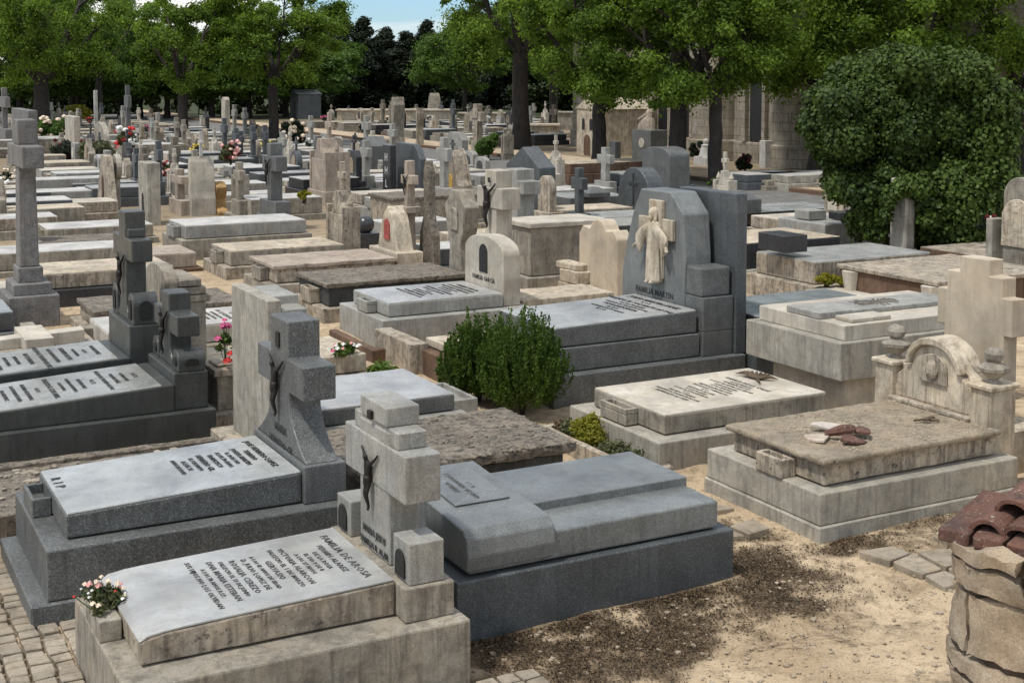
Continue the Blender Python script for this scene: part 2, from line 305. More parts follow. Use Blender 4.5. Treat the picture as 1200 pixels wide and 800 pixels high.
# ---- profiles
def arc(cx, cz, r, a0, a1, n, sz=1): return [(cx + r * math.cos(R(a0 + (a1 - a0) * i / n)), cz + sz * r * math.sin(R(a0 + (a1 - a0) * i / n))) for i in range(n + 1)]
def profile(style, y0, y1, z0, z1):
    w_, c = y1 - y0, (y0 + y1) / 2; h = z1 - z0
    if style == 'arch': r = w_ / 2; k = min(r, h * .5) / r; return [(y0, z0), (y1, z0)] + arc(c, z1 - r * k, r, 0, 180, 12, k)
    if style == 'low_arch': return [(y0, z0), (y1, z0)] + arc(c, z1 - .18 * w_, w_ / 2, 0, 180, 12, .36)
    if style == 'gable': return [(y0, z0), (y1, z0), (y1, z1 - .28 * w_), (c, z1), (y0, z1 - .28 * w_)]
    if style == 'plain': return [(y0, z0), (y1, z0), (y1, z1), (y0, z1)]
    if style == 'bevel': return [(y0, z0), (y1, z0), (y1, z1 - .2 * w_), (y1 - .2 * w_, z1), (y0 + .2 * w_, z1), (y0, z1 - .2 * w_)]
    if style == 'step': return [(y0 + .1 * w_, z0), (y1 - .1 * w_, z0), (y1 - .1 * w_, z0 + .55 * h), (y1, z0 + .55 * h), (y1, z0 + .78 * h), (y1 - .13 * w_, z0 + .78 * h), (y1 - .13 * w_, z0 + .9 * h), (y1 - .3 * w_, z0 + .9 * h), (y1 - .3 * w_, z1), (y0 + .3 * w_, z1), (y0 + .3 * w_, z0 + .9 * h), (y0 + .13 * w_, z0 + .9 * h), (y0 + .13 * w_, z0 + .78 * h), (y0, z0 + .78 * h), (y0, z0 + .55 * h), (y0 + .1 * w_, z0 + .55 * h)]
    if style == 'fleur': return [(y0, z0), (y1, z0), (y1, z0 + .12 * h), (c + .24 * w_, z0 + .28 * h), (c + .2 * w_, z0 + .5 * h), (c + .32 * w_, z0 + .66 * h), (c + .4 * w_, z0 + .86 * h), (c + .26 * w_, z0 + .92 * h), (c + .16 * w_, z1), (c - .16 * w_, z1), (c - .26 * w_, z0 + .92 * h), (c - .4 * w_, z0 + .86 * h), (c - .32 * w_, z0 + .66 * h), (c - .2 * w_, z0 + .5 * h), (c - .24 * w_, z0 + .28 * h), (y0, z0 + .12 * h)]
    if style == 'pyramid': return [(y0, z0), (y1, z0), (y1 - .1 * w_, z0 + .1 * h), (c + .14 * w_, z1 - .02 * h), (c, z1), (c - .14 * w_, z1 - .02 * h), (y0 + .1 * w_, z0 + .1 * h)]
    if style == 'bell': return [(y0, z0), (y1, z0), (y1, z0 + .3 * h)] + [(c + w_ * .5 * (1 - t) ** .55 * .9, z0 + h * (.3 + .7 * t)) for t in (.15, .3, .5, .7, .85, 1)] + [(c - w_ * .5 * (1 - t) ** .55 * .9, z0 + h * (.3 + .7 * t)) for t in (.85, .7, .5, .3, .15)] + [(y0, z0 + .3 * h)]
    if style == 'gothic': return [(y0, z0), (y1, z0), (y1, z0 + .62 * h), (c + .2 * w_, z0 + .66 * h), (c + .12 * w_, z0 + .8 * h), (c, z1), (c - .12 * w_, z0 + .8 * h), (c - .2 * w_, z0 + .66 * h), (y0, z0 + .62 * h)]
    if style == 'wave': return [(y0, z0), (y1, z0), (y1, z0 + .8 * h), (y1 - .1 * w_, z0 + .9 * h), (y1 - .26 * w_, z0 + .88 * h)] + arc(c, z0 + .86 * h, .2 * w_, 10, 170, 6, .14 * h / (.2 * w_)) + [(y0 + .26 * w_, z0 + .88 * h), (y0 + .1 * w_, z0 + .9 * h), (y0, z0 + .8 * h)]
    raise KeyError(style)
def cross_pts(c, z0, z1, sw, aw, az0, az1, flare=0, fz=0):
    h = sw / 2; H = aw / 2; L_ = []
    if flare:
        n = 6; rt = [(c + h + (flare - h) * (1 - i / n) ** 2, z0 + (fz - z0) * i / n) for i in range(n + 1)]
    else: rt = [(c + h, z0)]
    P_ = rt + [(c + h, az0), (c + H, az0), (c + H, az1), (c + h, az1), (c + h, z1)]
    return P_ + [(2 * c - y, z) for y, z in P_[::-1]]

# ------------------------------------------------------------------ figures
def evalmesh(ob):
    bpy.context.view_layer.update(); dg = bpy.context.evaluated_depsgraph_get()
    me = bpy.data.meshes.new_from_object(ob.evaluated_get(dg)); bpy.data.objects.remove(ob); return me
def skin_mesh(V, E_, Rd, sub=1):
    me = bpy.data.meshes.new('figure'); me.from_pydata(V, E_, []); ob = link('figure', me)
    sk = ob.modifiers.new('s', 'SKIN'); sk.use_smooth_shade = True
    for i, r in enumerate(Rd): me.skin_vertices[0].data[i].radius = (r, r)
    me.skin_vertices[0].data[0].use_root = True
    ss = ob.modifiers.new('u', 'SUBSURF'); ss.levels = sub; ss.render_levels = sub
    return evalmesh(ob)
# a crucified figure one metre tall, facing -x, hung flat against x = 0
cv = [(-.05, 0, 0), (-.06, 0, .12), (-.07, 0, .25), (-.07, .0, .31), (-.1, .01, .37), (-.1, .012, .41),
      (-.05, .09, .26), (-.03, .2, .34), (-.02, .31, .43), (-.02, .35, .47), (-.05, -.09, .26), (-.03, -.2, .34), (-.02, -.31, .43), (-.02, -.35, .47),
      (-.05, .04, -.06), (-.1, .035, -.26), (-.04, .02, -.47), (-.07, .01, -.53), (-.05, -.04, -.06), (-.1, -.03, -.26), (-.04, -.01, -.47), (-.07, -.01, -.53)]
ce = [(0, 1), (1, 2), (2, 3), (3, 4), (4, 5), (2, 6), (6, 7), (7, 8), (8, 9), (2, 10), (10, 11), (11, 12), (12, 13), (0, 14), (14, 15), (15, 16), (16, 17), (0, 18), (18, 19), (19, 20), (20, 21)]
cr = [.065, .06, .075, .03, .05, .045, .035, .027, .02, .018, .035, .027, .02, .018, .05, .036, .022, .02, .05, .036, .022, .02]
CRUC = skin_mesh(cv, ce, cr); CRUC.name = 'crucifix_figure'
_b = bmesh.new(); _b.from_mesh(CRUC)
_m = MB(); _m.bm.free(); _m.bm = _b
_m.rings([[(-.055 + r * math.cos(a) * .8 + -.01, r * math.sin(a) + dy, z) for a in [6.2832 * i / 8 for i in range(8)]] for r, z, dy in ((.082, .06, 0), (.088, .0, 0), (.086, -.07, .01), (.06, -.13, .03))])   # loincloth
_b.to_mesh(CRUC); _b.free(); CRUC.materials.append(M['bronze'])
for p in CRUC.polygons: p.use_smooth = True
def crucifix(parent, x, y, z, h):
    o = link('crucifix_figure', CRUC, parent, (x, y, z)); o.scale = (h, h, h); return o

# ------------------------------------------------------------------ generic tomb
def hs_build(o, hs, L, Wd):
    """hs: style,w,z0,z1,th,mat + optional y(c), niche, cross, cruc, text, emblem"""
    st = hs['style']; w_ = hs.get('w', Wd); c = hs.get('c', Wd / 2); z0 = hs.get('z0', 0); z1 = hs['z1']; th = hs.get('th', .18); x0 = hs.get('x', L); mt = hs['mat']; b = MB(); x1 = x0 + th
    if st == 'cross':
        zb = hs.get('zb', z0 + (z1 - z0) * .35); sw = hs.get('sw', w_ * .3)
        b.box(x0 - .03, x1 + .03, c - w_ / 2, c + w_ / 2, z0, zb - .001, .012)
        ah = (z1 - zb)
        b.yz(cross_pts(c, zb, z1, sw, hs.get('aw', w_ * .85), zb + ah * .52, zb + ah * .78, hs.get('flare', 0), zb + ah * .35), x0 + .02, x1 - .02, .012)
    elif st == 'monument':     # tall pedestal, shouldered body, tapering cap and cross
        h = z1 - z0
        b.box(x0 - .1, x1 + .1, c - w_ * .5, c + w_ * .5, z0, z0 + .16 * h, .015); b.box(x0 - .02, x1 + .02, c - w_ * .38, c + w_ * .38, z0 + .161 * h, z0 + .5 * h, .015)
        for q in (-1, 1): b.box(x0 - .05, x1 + .05, c + q * w_ * .42 - .06, c + q * w_ * .42 + .06, z0 + .161 * h, z0 + .58 * h, .01); b.lathe([(.05, z0 + .58 * h), (.07, z0 + .61 * h), (.005, z0 + .7 * h)], (x0 + x1) / 2, c + q * w_ * .42, 8)
        b.yz([(c - w_ * .3, z0 + .501 * h), (c + w_ * .3, z0 + .501 * h), (c + w_ * .14, z0 + .62 * h), (c + w_ * .1, z0 + .72 * h), (c - w_ * .1, z0 + .72 * h), (c - w_ * .14, z0 + .62 * h)], x0, x1, .01)
        b.yz(cross_pts(c, z0 + .72 * h, z1, w_ * .09, w_ * .34, z0 + .84 * h, z0 + .9 * h), (x0 + x1) / 2 - .05, (x0 + x1) / 2 + .05, .006)
    else:
        b.yz(profile(st, c - w_ / 2, c + w_ / 2, z0, z1), x0, x1, hs.get('bev', .015))
        if hs.get('rim'): b.yz(profile(st, c - w_ / 2 - .04, c + w_ / 2 + .04, z0 + (z1 - z0) * .0, z1 + .05), x1 + .001, x1 + .07, .01)
    if hs.get('rough', 1): b.rough(.16, .005, 6, z1)
    h_ = b.build('headstone', mt, o)
    if hs.get('foot'): MB().box(x0 - .1, x1 + .1, c - w_ / 2 - .1, c + w_ / 2 + .1, z0, z0 + hs['foot'], .012).build('plinth', mt, o)
    nz = hs.get('niche')
    if nz: MB().yz(profile('arch', c - nz[0] / 2, c + nz[0] / 2, nz[1], nz[2]), x0 - .012, x0 - .002, .003).build('niche', 'niche_shade', h_)  # no hollow here: a flat dark plate paints the niche's shade
    if hs.get('relief'):
        q = hs['relief']; MB().yz(profile('arch', c - q[0] / 2, c + q[0] / 2, q[1], q[2]), x0 - .03, x0 - .001, .01).rough(.06, .008, 14).build('relief', q[3], h_)
    if hs.get('topcross'):
        q = hs['topcross']; MB().yz(cross_pts(c, z1 - .02, q, .08, .34, z1 + (q - z1) * .5, z1 + (q - z1) * .5 + .08), (x0 + x1) / 2 - .04, (x0 + x1) / 2 + .04, .006).build('cross', hs.get('cmat', mt), h_)
    if hs.get('cross'):
        q = hs['cross']; MB().yz(cross_pts(c, q[0], q[1], .07, (q[1] - q[0]) * .55, q[0] + (q[1] - q[0]) * .62, q[0] + (q[1] - q[0]) * .62 + .07), x0 - .025, x0 - .003, .004).build('cross', q[2], h_)
    if hs.get('cruc'): q = hs['cruc']; crucifix(h_, x0 - .005, c, q[0], q[1])
    if hs.get('text'): inscription(h_, hs['text'][0], hs['text'][1], (x0 - .002, c, hs['text'][2]), 'face', hs.get('tmat', 'lettering'))
    return h_
def tomb(label, s, t, L, Wd, hb, zt, mb, ms, top=None, hs=None, m=.14, fbox=None, lines=None, flip=False, name='tomb', group=None, slope=0, lid=None, old=0, hb0=0, nobase=False, rot=0, gap=0, z=0, tl=None):
    """s,t = near foot corner of the slab; flip: foot points the other way"""
    if flip: o = thing(name, label, 'tomb', s + L, t + Wd, z, 180 + rot, group)
    else: o = thing(name, label, 'tomb', s, t, z, rot, group)
    th = hs.get('th', .18) + .12 if hs else .1
    if not nobase:
        b = MB().box(-m, L + th, -m, Wd + m, -.1, hb, .014, 2)
        if hb0: b.box(-m - .1, L + th + .05, -m - .1, Wd + m + .1, -.12, hb0, .012)
        if old: b.rough(.16, .006 * old, 5, s)
        b.build('base', mb, o)
    b = MB(); z0 = hb + .012 if not nobase else -.05
    if lid:                                     # body with an overhanging lid
        b.box(0, L, 0, Wd, z0, zt - lid, .012)
        if old: b.rough(.16, .006 * old, 5, s + 1)
        sl = b.build('slab', ms, o)
        b = MB().hexa([(-.05, -.05, zt - lid + .001), (L + .02, -.05, zt - lid + .001), (L + .02, Wd + .05, zt - lid + .001), (-.05, Wd + .05, zt - lid + .001), (-.05, -.05, zt), (L + .02, -.05, zt + slope), (L + .02, Wd + .05, zt + slope), (-.05, Wd + .05, zt)], .012, 2)
        b.rough(.12, .006 * max(1, old), 6, s); b.build('lid', top or ms, sl); ztop = zt
    else:
        zz = zt - (.016 if top else 0)
        b.hexa([(0, 0, z0), (L - .001, 0, z0), (L - .001, Wd, z0), (0, Wd, z0), (0, 0, zz), (L - .001, 0, zz + slope), (L - .001, Wd, zz + slope), (0, Wd, zz)], .014, 2)
        if old: b.rough(.16, .006 * old, 5, s + 1)
        sl = b.build('slab', ms, o)
        if top: MB().hexa([(.006, .006, zz + .001), (L - .006, .006, zz + .001 + slope), (L - .006, Wd - .006, zz + .001 + slope), (.006, Wd - .006, zz + .001), (.012, .012, zt), (L - .006, .012, zt + slope), (L - .006, Wd - .012, zt + slope), (.012, Wd - .012, zt)], .002).build('slab_top', top, sl)
    for ch_ in o.children: ch_['top'] = zt
    if fbox:
        y0, y1 = fbox; q = MB(); d = .17; za = z0; zb = min(zt - .03, z0 + .24)
        q.box(-d, -.002, y0, y1, za, zb - .06, .01); q.box(-d, -d + .035, y0, y1, zb - .059, zb, .006); q.box(-.035, -.002, y0, y1, zb - .059, zb, .006)
        q.box(-d + .036, -.036, y0, y0 + .035, zb - .059, zb, .006); q.box(-d + .036, -.036, y1 - .035, y1, zb - .059, zb, .006)
        q.build('flower_trough', tl or ms, o)
    if lines:
        sh = MB(); inscription(sl, lines[0], lines[1], (L - lines[2] if len(lines) > 2 else L - .12, Wd / 2, zt + slope), 'slab', lines[3] if len(lines) > 3 else 'lettering', slope / L, squash=lines[4] if len(lines) > 4 else 1); sh.bm.free()
    if hs: hs_build(o, hs, L + gap, Wd)
    return o

# ================================================================== SETTING
# ground: one sheet, fine near the camera
def lines_(a, b, step, far, n):
    c = list(np.arange(a, b + .001, step)); g = (far / max(abs(a), abs(b), 1)) ** (1 / n)
    hi = [c[-1] + (far - c[-1]) * ((i / n) ** 3) for i in range(1, n + 1)]; lo = [c[0] - (far + c[0]) * ((i / n) ** 3) for i in range(n, 0, -1)]
    return lo + c + hi
gx = lines_(-6, 7, .06, 900, 26); gy = lines_(4, 20, .06, 1500, 26)
bm = bmesh.new(); rows = []
for y in gy:
    rows.append([])
    for x in gx:
        f = 1 if (-7 < x < 8 and 3 < y < 22) else 0
        z = (noise.noise(Vector((x * .7, y * .7, 0))) * .05 + noise.noise(Vector((x * 3, y * 3, 4))) * .018 + noise.noise(Vector((x * 9, y * 9, 7))) * .008) * f
        rows[-1].append(bm.verts.new((x, y, z - .02)))
for a, b_ in zip(rows[:-1], rows[1:]):
    for i in range(len(a) - 1): bm.faces.new((a[i], a[i + 1], b_[i + 1], b_[i]))
me = bpy.data.meshes.new('ground'); bm.to_mesh(me); bm.free()
for p in me.polygons: p.use_smooth = True
m, nt, b = newmat('sandy_ground')
tcn = nt.nodes.new('ShaderNodeTexCoord'); v = tcn.outputs['Object']
c = mix(nt, ramp(nt, ntex(nt, v, .8, 6, .6, .5), .35, .65), (.40, .30, .19), (.62, .49, .33))
c = mix(nt, scl(nt, ramp(nt, ntex(nt, v, 5, 8, .7, .6), .48, .62), .6), c, (.27, .2, .125))
c = mix(nt, scl(nt, ramp(nt, ntex(nt, v, 1.3, 10, .75, .8), .55, .62), .75), c, (.11, .08, .05))
c = mix(nt, scl(nt, ramp(nt, ntex(nt, v, 60, 3, .8), .56, .62), .5), c, (.62, .54, .42))
c = mix(nt, scl(nt, ramp(nt, ntex(nt, v, 42, 3, .8), .58, .62), .6), c, (.08, .06, .04))
at = nt.nodes.new('ShaderNodeAttribute'); at.attribute_name = 'dirt'
c = mix(nt, scl(nt, at.outputs['Fac'], 1.0), c, mix(nt, ntex(nt, v, 30, 6, .8), (.045, .032, .02), (.2, .145, .09)))
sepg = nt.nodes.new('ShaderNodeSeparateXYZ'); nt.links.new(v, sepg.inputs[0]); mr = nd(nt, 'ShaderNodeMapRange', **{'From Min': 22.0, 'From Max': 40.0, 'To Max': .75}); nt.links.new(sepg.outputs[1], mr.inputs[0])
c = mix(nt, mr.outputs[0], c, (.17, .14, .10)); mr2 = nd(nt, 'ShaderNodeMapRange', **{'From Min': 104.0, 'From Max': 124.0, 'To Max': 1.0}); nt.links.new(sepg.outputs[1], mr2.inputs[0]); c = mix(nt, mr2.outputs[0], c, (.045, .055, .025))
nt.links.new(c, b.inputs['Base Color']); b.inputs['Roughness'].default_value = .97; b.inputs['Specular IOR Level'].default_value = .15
bp = nd(nt, 'ShaderNodeBump', Strength=.7, Distance=.03); nt.links.new(ntex(nt, v, 18, 10, .75), bp.inputs['Height']); nt.links.new(bp.outputs[0], b.inputs['Normal'])
DREG = [(ST(px, py), rs_, rt) for (px, py, rs_, rt) in ((600, 765, .8, .7), (700, 720, .8, .6), (800, 690, .75, .55), (875, 655, .5, .6), (930, 700, .7, .5), (640, 795, .8, .4), (760, 750, .6, .4), (20, 690, .4, 1.0), (850, 615, .35, .6), (1040, 640, .5, .3), (990, 632, .3, .16), (1060, 615, .35, .14), (1130, 600, .35, .14), (560, 770, .4, .3), (690, 712, 1.3, .13), (845, 660, .3, .3))]
def dirt(x, y):
    s_, t_ = x * ca + y * sa, -x * sa + y * ca; d = sum(math.exp(-((s_ - c_[0]) / a_) ** 2 - ((t_ - c_[1]) / b_) ** 2) for c_, a_, b_ in DREG)
    if d < .05: return 0
    n_ = noise.noise(Vector((x * 2.2, y * 2.2, 3))) * .7 + noise.noise(Vector((x * 6, y * 6, 1))) * .45 + noise.noise(Vector((x * 15, y * 15, 1))) * .25
    return max(0, min(1, (min(d, 1.1) * .9 - .42 + n_ * 1.1) * 1.6))
att = me.attributes.new('dirt', 'FLOAT', 'POINT')
att.data.foreach_set('value', [dirt(v_.co.x, v_.co.y) if -6 < v_.co.x < 7 and 4 < v_.co.y < 20 else 0 for v_ in me.vertices])
me.materials.append(M['sandy_ground']); tag(link('ground', me), kind='structure')
def ribbon(name, s0, s1, t0, t1, z0, z1, mat, b=.02, rough=None):
    q = MB().box(s0, s1, t0, t1, z0, z1, b)
    if rough: q.rough(.6, rough, 1.5)
    return tag(q.build(name, mat, None, loc=(0, 0, 0), rz=ANG), kind='structure')
ribbon('road', 24.2, 29.1, 5, 140, -.3, .03, 'asphalt', 0)
ribbon('kerb', 29.1, 29.35, 5, 140, -.2, .17, 'brown_stone', .02)
stone('pale_verge', (.5, .40, .28), spk=.1, rough=.95, bump=.4, stain=.45, streak=0)
ribbon('verge', 29.351, 31.6, 5, 140, -.2, .14, 'pale_verge', .0)
def paving(name, s0, t0, ns, nt_, cell, mat, gap=.012, jit=.2, z=.02, drop=0, seed=1, lay=ANG, skew=0):
    rr = random.Random(seed); b = MB(); ax, ay = cell
    J = [[((i + (.5 if False else 0)) * ax + rr.uniform(-jit, jit) * ax, j * ay + rr.uniform(-jit, jit) * ay) for j in range(nt_ + 1)] for i in range(ns + 1)]
    for i in range(ns):
        for j in range(nt_):
            if rr.random() < drop: continue
            q = [Vector(J[i][j] + (0,)), Vector(J[i + 1][j] + (0,)), Vector(J[i + 1][j + 1] + (0,)), Vector(J[i][j + 1] + (0,))]; c = sum(q, Vector()) / 4
            q = [(c + (p - c) * (1 - gap / min(ax, ay) * 2)) for p in q]; h = z + rr.uniform(-.008, .01)
            b.hexa([(p.x, p.y, -.08) for p in q] + [(p.x, p.y, h + rr.uniform(-.004, .004)) for p in q], .008)
    return tag(b.build(name, mat, None, loc=W(s0, t0), rz=lay), kind='structure')
stone('sett_stone', (.36, .31, .24), spk=.25, rough=.95, bump=.6, stain=.6, streak=0, stain_c=(.12, .1, .07))
paving('sett_path', -.6, 6.4, 15, 42, (.155, .125), 'sett_stone', .009, .1, .03, .02, 3)
paving('sett_apron', 2.3, 6.9, 13, 6, (.15, .13), 'sett_stone', .009, .1, .03, .04, 5)
paving('flagstones', 7.75, 7.45, 5, 3, (.34, .3), 'sett_stone', .016, .24, .03, .12, 7)
paving('flagstone_patch', 6.9, 9.1, 2, 6, (.28, .3), 'sett_stone', .02, .24, .025, .1, 8)

# ================================================================== FRONT TOMBS
Z = (0, 0, 0)
# --- nearest tomb: pale base, polished lettered slab, stepped cross
o = thing('tomb', 'nearest tomb, with a bouquet at its foot, a lettered slab and a stepped pale cross', 'tomb', 1.57, 7.70)
MB().box(0, 2.22, 0, 1.6, -.12, .44, .016, 2).rough(.12, .004, 6, 1).build('base', 'limestone_grey', o)
sl = MB().xz([(.15, .454), (1.8, .454), (1.8, .672), (.42, .632), (.3, .627), (.2, .612), (.15, .592)], .27, 1.42, .012, 2).rough(.12, .004, 6, 2).build('slab', 'limestone_stained', o)
MB().xz([(.153, .595), (.2, .615), (.3, .630), (.42, .636), (1.795, .676), (1.795, .690), (.42, .650), (.3, .644), (.19, .629), (.143, .597)], .275, 1.415, .003).build('slab_top', 'granite_pale_polished_lit', sl)
slp = .040 / 1.375
L1 = ['FAMILIA DE AROSA', 'FERMIN ALAREZ', 'DE LA ROSA', 'EL DIA 9 DE 8', 'A LOS 27 ANOS', 'VICTORIA ALARCON', 'FALLECIO EL 1 DE MARZO', 'GERVASIO', 'A LOS 42 ANOS DE EDAD', 'D. JULIO LOPEZ DE', 'ROSALIA CEREZO', 'FALLECIO EL 13 DE JUNIO', 'DNA MARIA ESTEBAN', 'A LOS 78 ANOS R.I.P.', 'SUS HIJOS NO LOS OLVIDAN']
S1 = [x * .9 for x in (.085, .062, .052, .048, .048, .062, .052, .066, .046, .058, .066, .048, .064, .048, .056)]
inscription(sl, L1, S1, (1.72, .84, .687), 'slab', 'lettering_mid', slp, 1.38, 1.3)
hb = MB().box(1.805, 2.16, .12, 1.5, .442, .67, .012, 2).rough(.12, .003, 7, 3).build('headstone_block', 'limestone_grey', o)
h = MB().box(1.88, 2.1, .55, 1.08, .672, 1.58, .008).box(1.87, 2.13, .26, 1.34, 1.17, 1.49, .01, 2)
h.box(1.89, 2.1, .42, 1.2, 1.491, 1.61, .008).box(1.875, 2.12, .58, 1.05, 1.611, 1.745, .01, 2)
h.rough(.12, .003, 7, 4).build('cross', 'granite_pale', o)
for y, q in ((.15, .95), (1.2, .93)):
    n_ = MB().box(1.85, 2.1, y, y + .27, .672, q, .01, 2).build('niche_block', 'granite_pale', o)
    MB().yz(profile('arch', y + .06, y + .21, .7, .88), 1.835, 1.847, .003).build('niche', 'niche_shade', n_)  # shade of the niche painted as a thin dark plate
crucifix(o, 1.865, .84, 1.2, .42); MB().box(1.845, 1.872, .8, .86, 1.62, 1.68, .004).build('plaque', 'bronze', o)
inscription(o, ['MARIA JESUS', 'FAMILIA R. ALAR'], [.07, .065], (1.876, .81, .86), 'face')
tr = MB().box(.0, .14, .74, 1.18, .442, .58, .01, 2).build('flower_trough', 'limestone_grey', o)
# --- second: grey granite, flared cross
o = thing('tomb', 'grey granite tomb with R I P at its foot and a flared cross', 'tomb', 1.52, 10.0)
MB().box(-.02, 2.4, -.02, 1.55, .17, .55, .014, 2).box(-.14, 2.45, -.05, 1.6, -.12, .168, .012).build('base', 'granite_grey', o)
sl = MB().hexa([(.15, .15, .562), (1.97, .15, .562), (1.97, 1.38, .562), (.15, 1.38, .562), (.15, .15, .735), (1.97, .15, .80), (1.97, 1.38, .80), (.15, 1.38, .735)], .014, 2).build('slab', 'granite_grey', o)
MB().hexa([(.158, .158, .737), (1.965, .158, .8015), (1.965, 1.372, .8015), (.158, 1.372, .737), (.166, .164, .75), (1.965, .164, .815), (1.965, 1.366, .815), (.166, 1.366, .75)], .003).build('slab_top', 'granite_grey_polished_lit', sl)
L2 = ['JOSE HERRERO LOPEZ', 'TERRERO', 'JOSEFA MARTIN', 'EL 28 DE 1971', 'A LOS 70 ANOS', 'FRANCISCO', 'HERRERO GIL', 'EL 5 DE MAYO', 'A LOS 31', 'ANOS DE EDAD']
inscription(sl, L2, [.07, .062, .06, .05, .055, .06, .066, .05, .06, .05], (1.88, .8, .814), 'slab', 'lettering', .0357, 1.32, 1.15)
inscription(sl, ['R  I  P'], [.11], (.3, .95, .757), 'slab', 'lettering', .0357)
hb = MB().box(1.975, 2.33, .1, 1.43, .551, .86, .012, 2).build('headstone_block', 'granite_grey', o)
MB().yz(cross_pts(.78, .862, 1.95, .46, 1.2, 1.36, 1.64, .64, 1.3), 2.0, 2.28, .012, 2).build('cross', 'granite_grey', o)
crucifix(o, 1.99, .8, 1.38, .5); MB().yz([(.75, 1.7), (.84, 1.7), (.84, 1.83), (.75, 1.83)], 1.985, 1.999, .003).build('plaque', 'bronze', o)
inscription(o, ['MARIA', 'HERRERO GIL'], [.1, .1], (1.999, .76, 1.08), 'face')
t_ = MB(); t_.box(-.0, .148, .78, .81, .551, .7, .008).box(0, .148, 1.19, 1.22, .551, .7, .008).box(0, .03, .811, 1.189, .551, .7, .008).box(.031, .148, .811, 1.189, .551, .62, .004); t_.build('flower_trough', 'granite_grey', o)
# --- gravel grave between
o = thing('gravel_grave', 'low grave covered in rubble and dry earth between the grey and dark green granite tombs', 'grave', .75, 11.95)
b = MB().box(0, 3.05, 0, .14, -.1, .24, .01).box(0, 3.05, 1.5, 1.64, -.1, .24, .01).box(0, .14, .141, 1.499, -.1, .24, .01); b.rough(.14, .009, 6, 3).build('kerb', 'mossy_stone', o)
b = MB().box(.14, 3.05, .14, 1.5, -.1, .2, 0).rough(.07, .022, 6, 8); b.build('fill', 'mossy_stone', o)
b = MB(); rr = random.Random(4)
for i in range(170): b.ball((rr.uniform(.2, 3), rr.uniform(.2, 1.45), .21), rr.uniform(.012, .045), (1.3, 1, .6), 1, .4, i)
tag(b.build('rubble', 'limestone_stained', o), kind='stuff')
o = thing('kerb_block', 'double stepped old stone kerb at the left edge, left of the grey granite tomb', 'kerb', .55, 11.0)
MB().box(0, .6, 0, .9, -.1, .17, .012).box(.06, .5, .1, .85, .171, .3, .012).rough(.12, .008, 6, 5).build('kerb', 'limestone_stained', o)
# --- dark green twin tombs on the left
def green(label, s, t, L, Wd, zt, slope, ctop, az, hbz, seed, tur, step=0):
    o = thing('tomb', label, 'tomb', s, t)
    MB().box(-.1, L + .42, -.08, Wd + .08, -.1, .44, .014, 2).build('base', 'granite_green', o)
    sl = MB().hexa([(0, 0, .442), (L, 0, .442), (L, Wd, .442), (0, Wd, .442), (0, 0, zt), (L, 0, zt + slope), (L, Wd, zt + slope), (0, Wd, zt)], .014, 2).build('slab', 'granite_green', o)
    MB().hexa([(.01, .01, zt), (L - .13, .01, zt + slope * .95), (L - .13, Wd - .01, zt + slope * .95), (.01, Wd - .01, zt), (.02, .02, zt + .014), (L - .14, .02, zt + .014 + slope * .95), (L - .14, Wd - .02, zt + .014 + slope * .95), (.02, Wd - .02, zt + .014)], .002).build('slab_top', 'granite_green_polished_lit', sl)
    rr = random.Random(seed); Ls, Ss = [], []
    for i in range(14): Ls.append(rr.choice(EPI + ['JULIAN GARCIA', 'DOLORES PEREZ', 'ANTONIO RUIZ', 'D. PEDRO SANZ'])); Ss.append(rr.choice([.05, .058, .065, .075]))
    inscription(sl, Ls, Ss, (L - .24, Wd / 2, zt + slope * .93 + .014), 'slab', 'lettering', slope / L, 1.9, 1.05)
    h = MB().box(L + .001, L + .36, .02, Wd - .02, .442, hbz, .014, 2).build('headstone_block', 'granite_green', o)
    c = Wd / 2; b = MB().yz(cross_pts(c, hbz + .001, ctop, .34, Wd * .86, az[0], az[1], .42, hbz + .2), L + .06, L + .3, .014, 2)
    if step: b.box(L + .08, L + .28, c - .24, c + .24, az[1] + .001, az[1] + .1, .01)
    b.build('cross', 'granite_green', o)
    for y in (.03, Wd - .3):
        n_ = MB().yz(profile('arch', y, y + .27, hbz + .001, tur), L + .05, L + .34, .01, 2).build('lantern_block', 'granite_green', o)
        MB().yz(profile('arch', y + .07, y + .2, hbz + .05, tur - .08), L + .035, L + .047, .003).build('niche', 'niche_shade', n_)
        MB().xz(profile('arch', L + .12, L + .27, hbz + .06, tur - .08), y - .012, y - .002, .003).build('niche', 'niche_shade', n_)  # both lantern openings are dark plates with their shade painted on
    crucifix(o, L + .05, c, (hbz + az[0]) / 2 + .18, .5)
    return o
o = green('dark green granite tomb with lettered slab, nearer of the two at the left edge', .95, 14.0, 2.48, 1.22, .60, .13, 1.62, (1.2, 1.42), .84, 5, 1.06)
o = green('dark green granite tomb with tall cross, farther of the two at the left edge', .9, 15.62, 2.42, 1.2, .62, .1, 2.36, (1.8, 2.06), 1.08, 9, 1.44, 1)
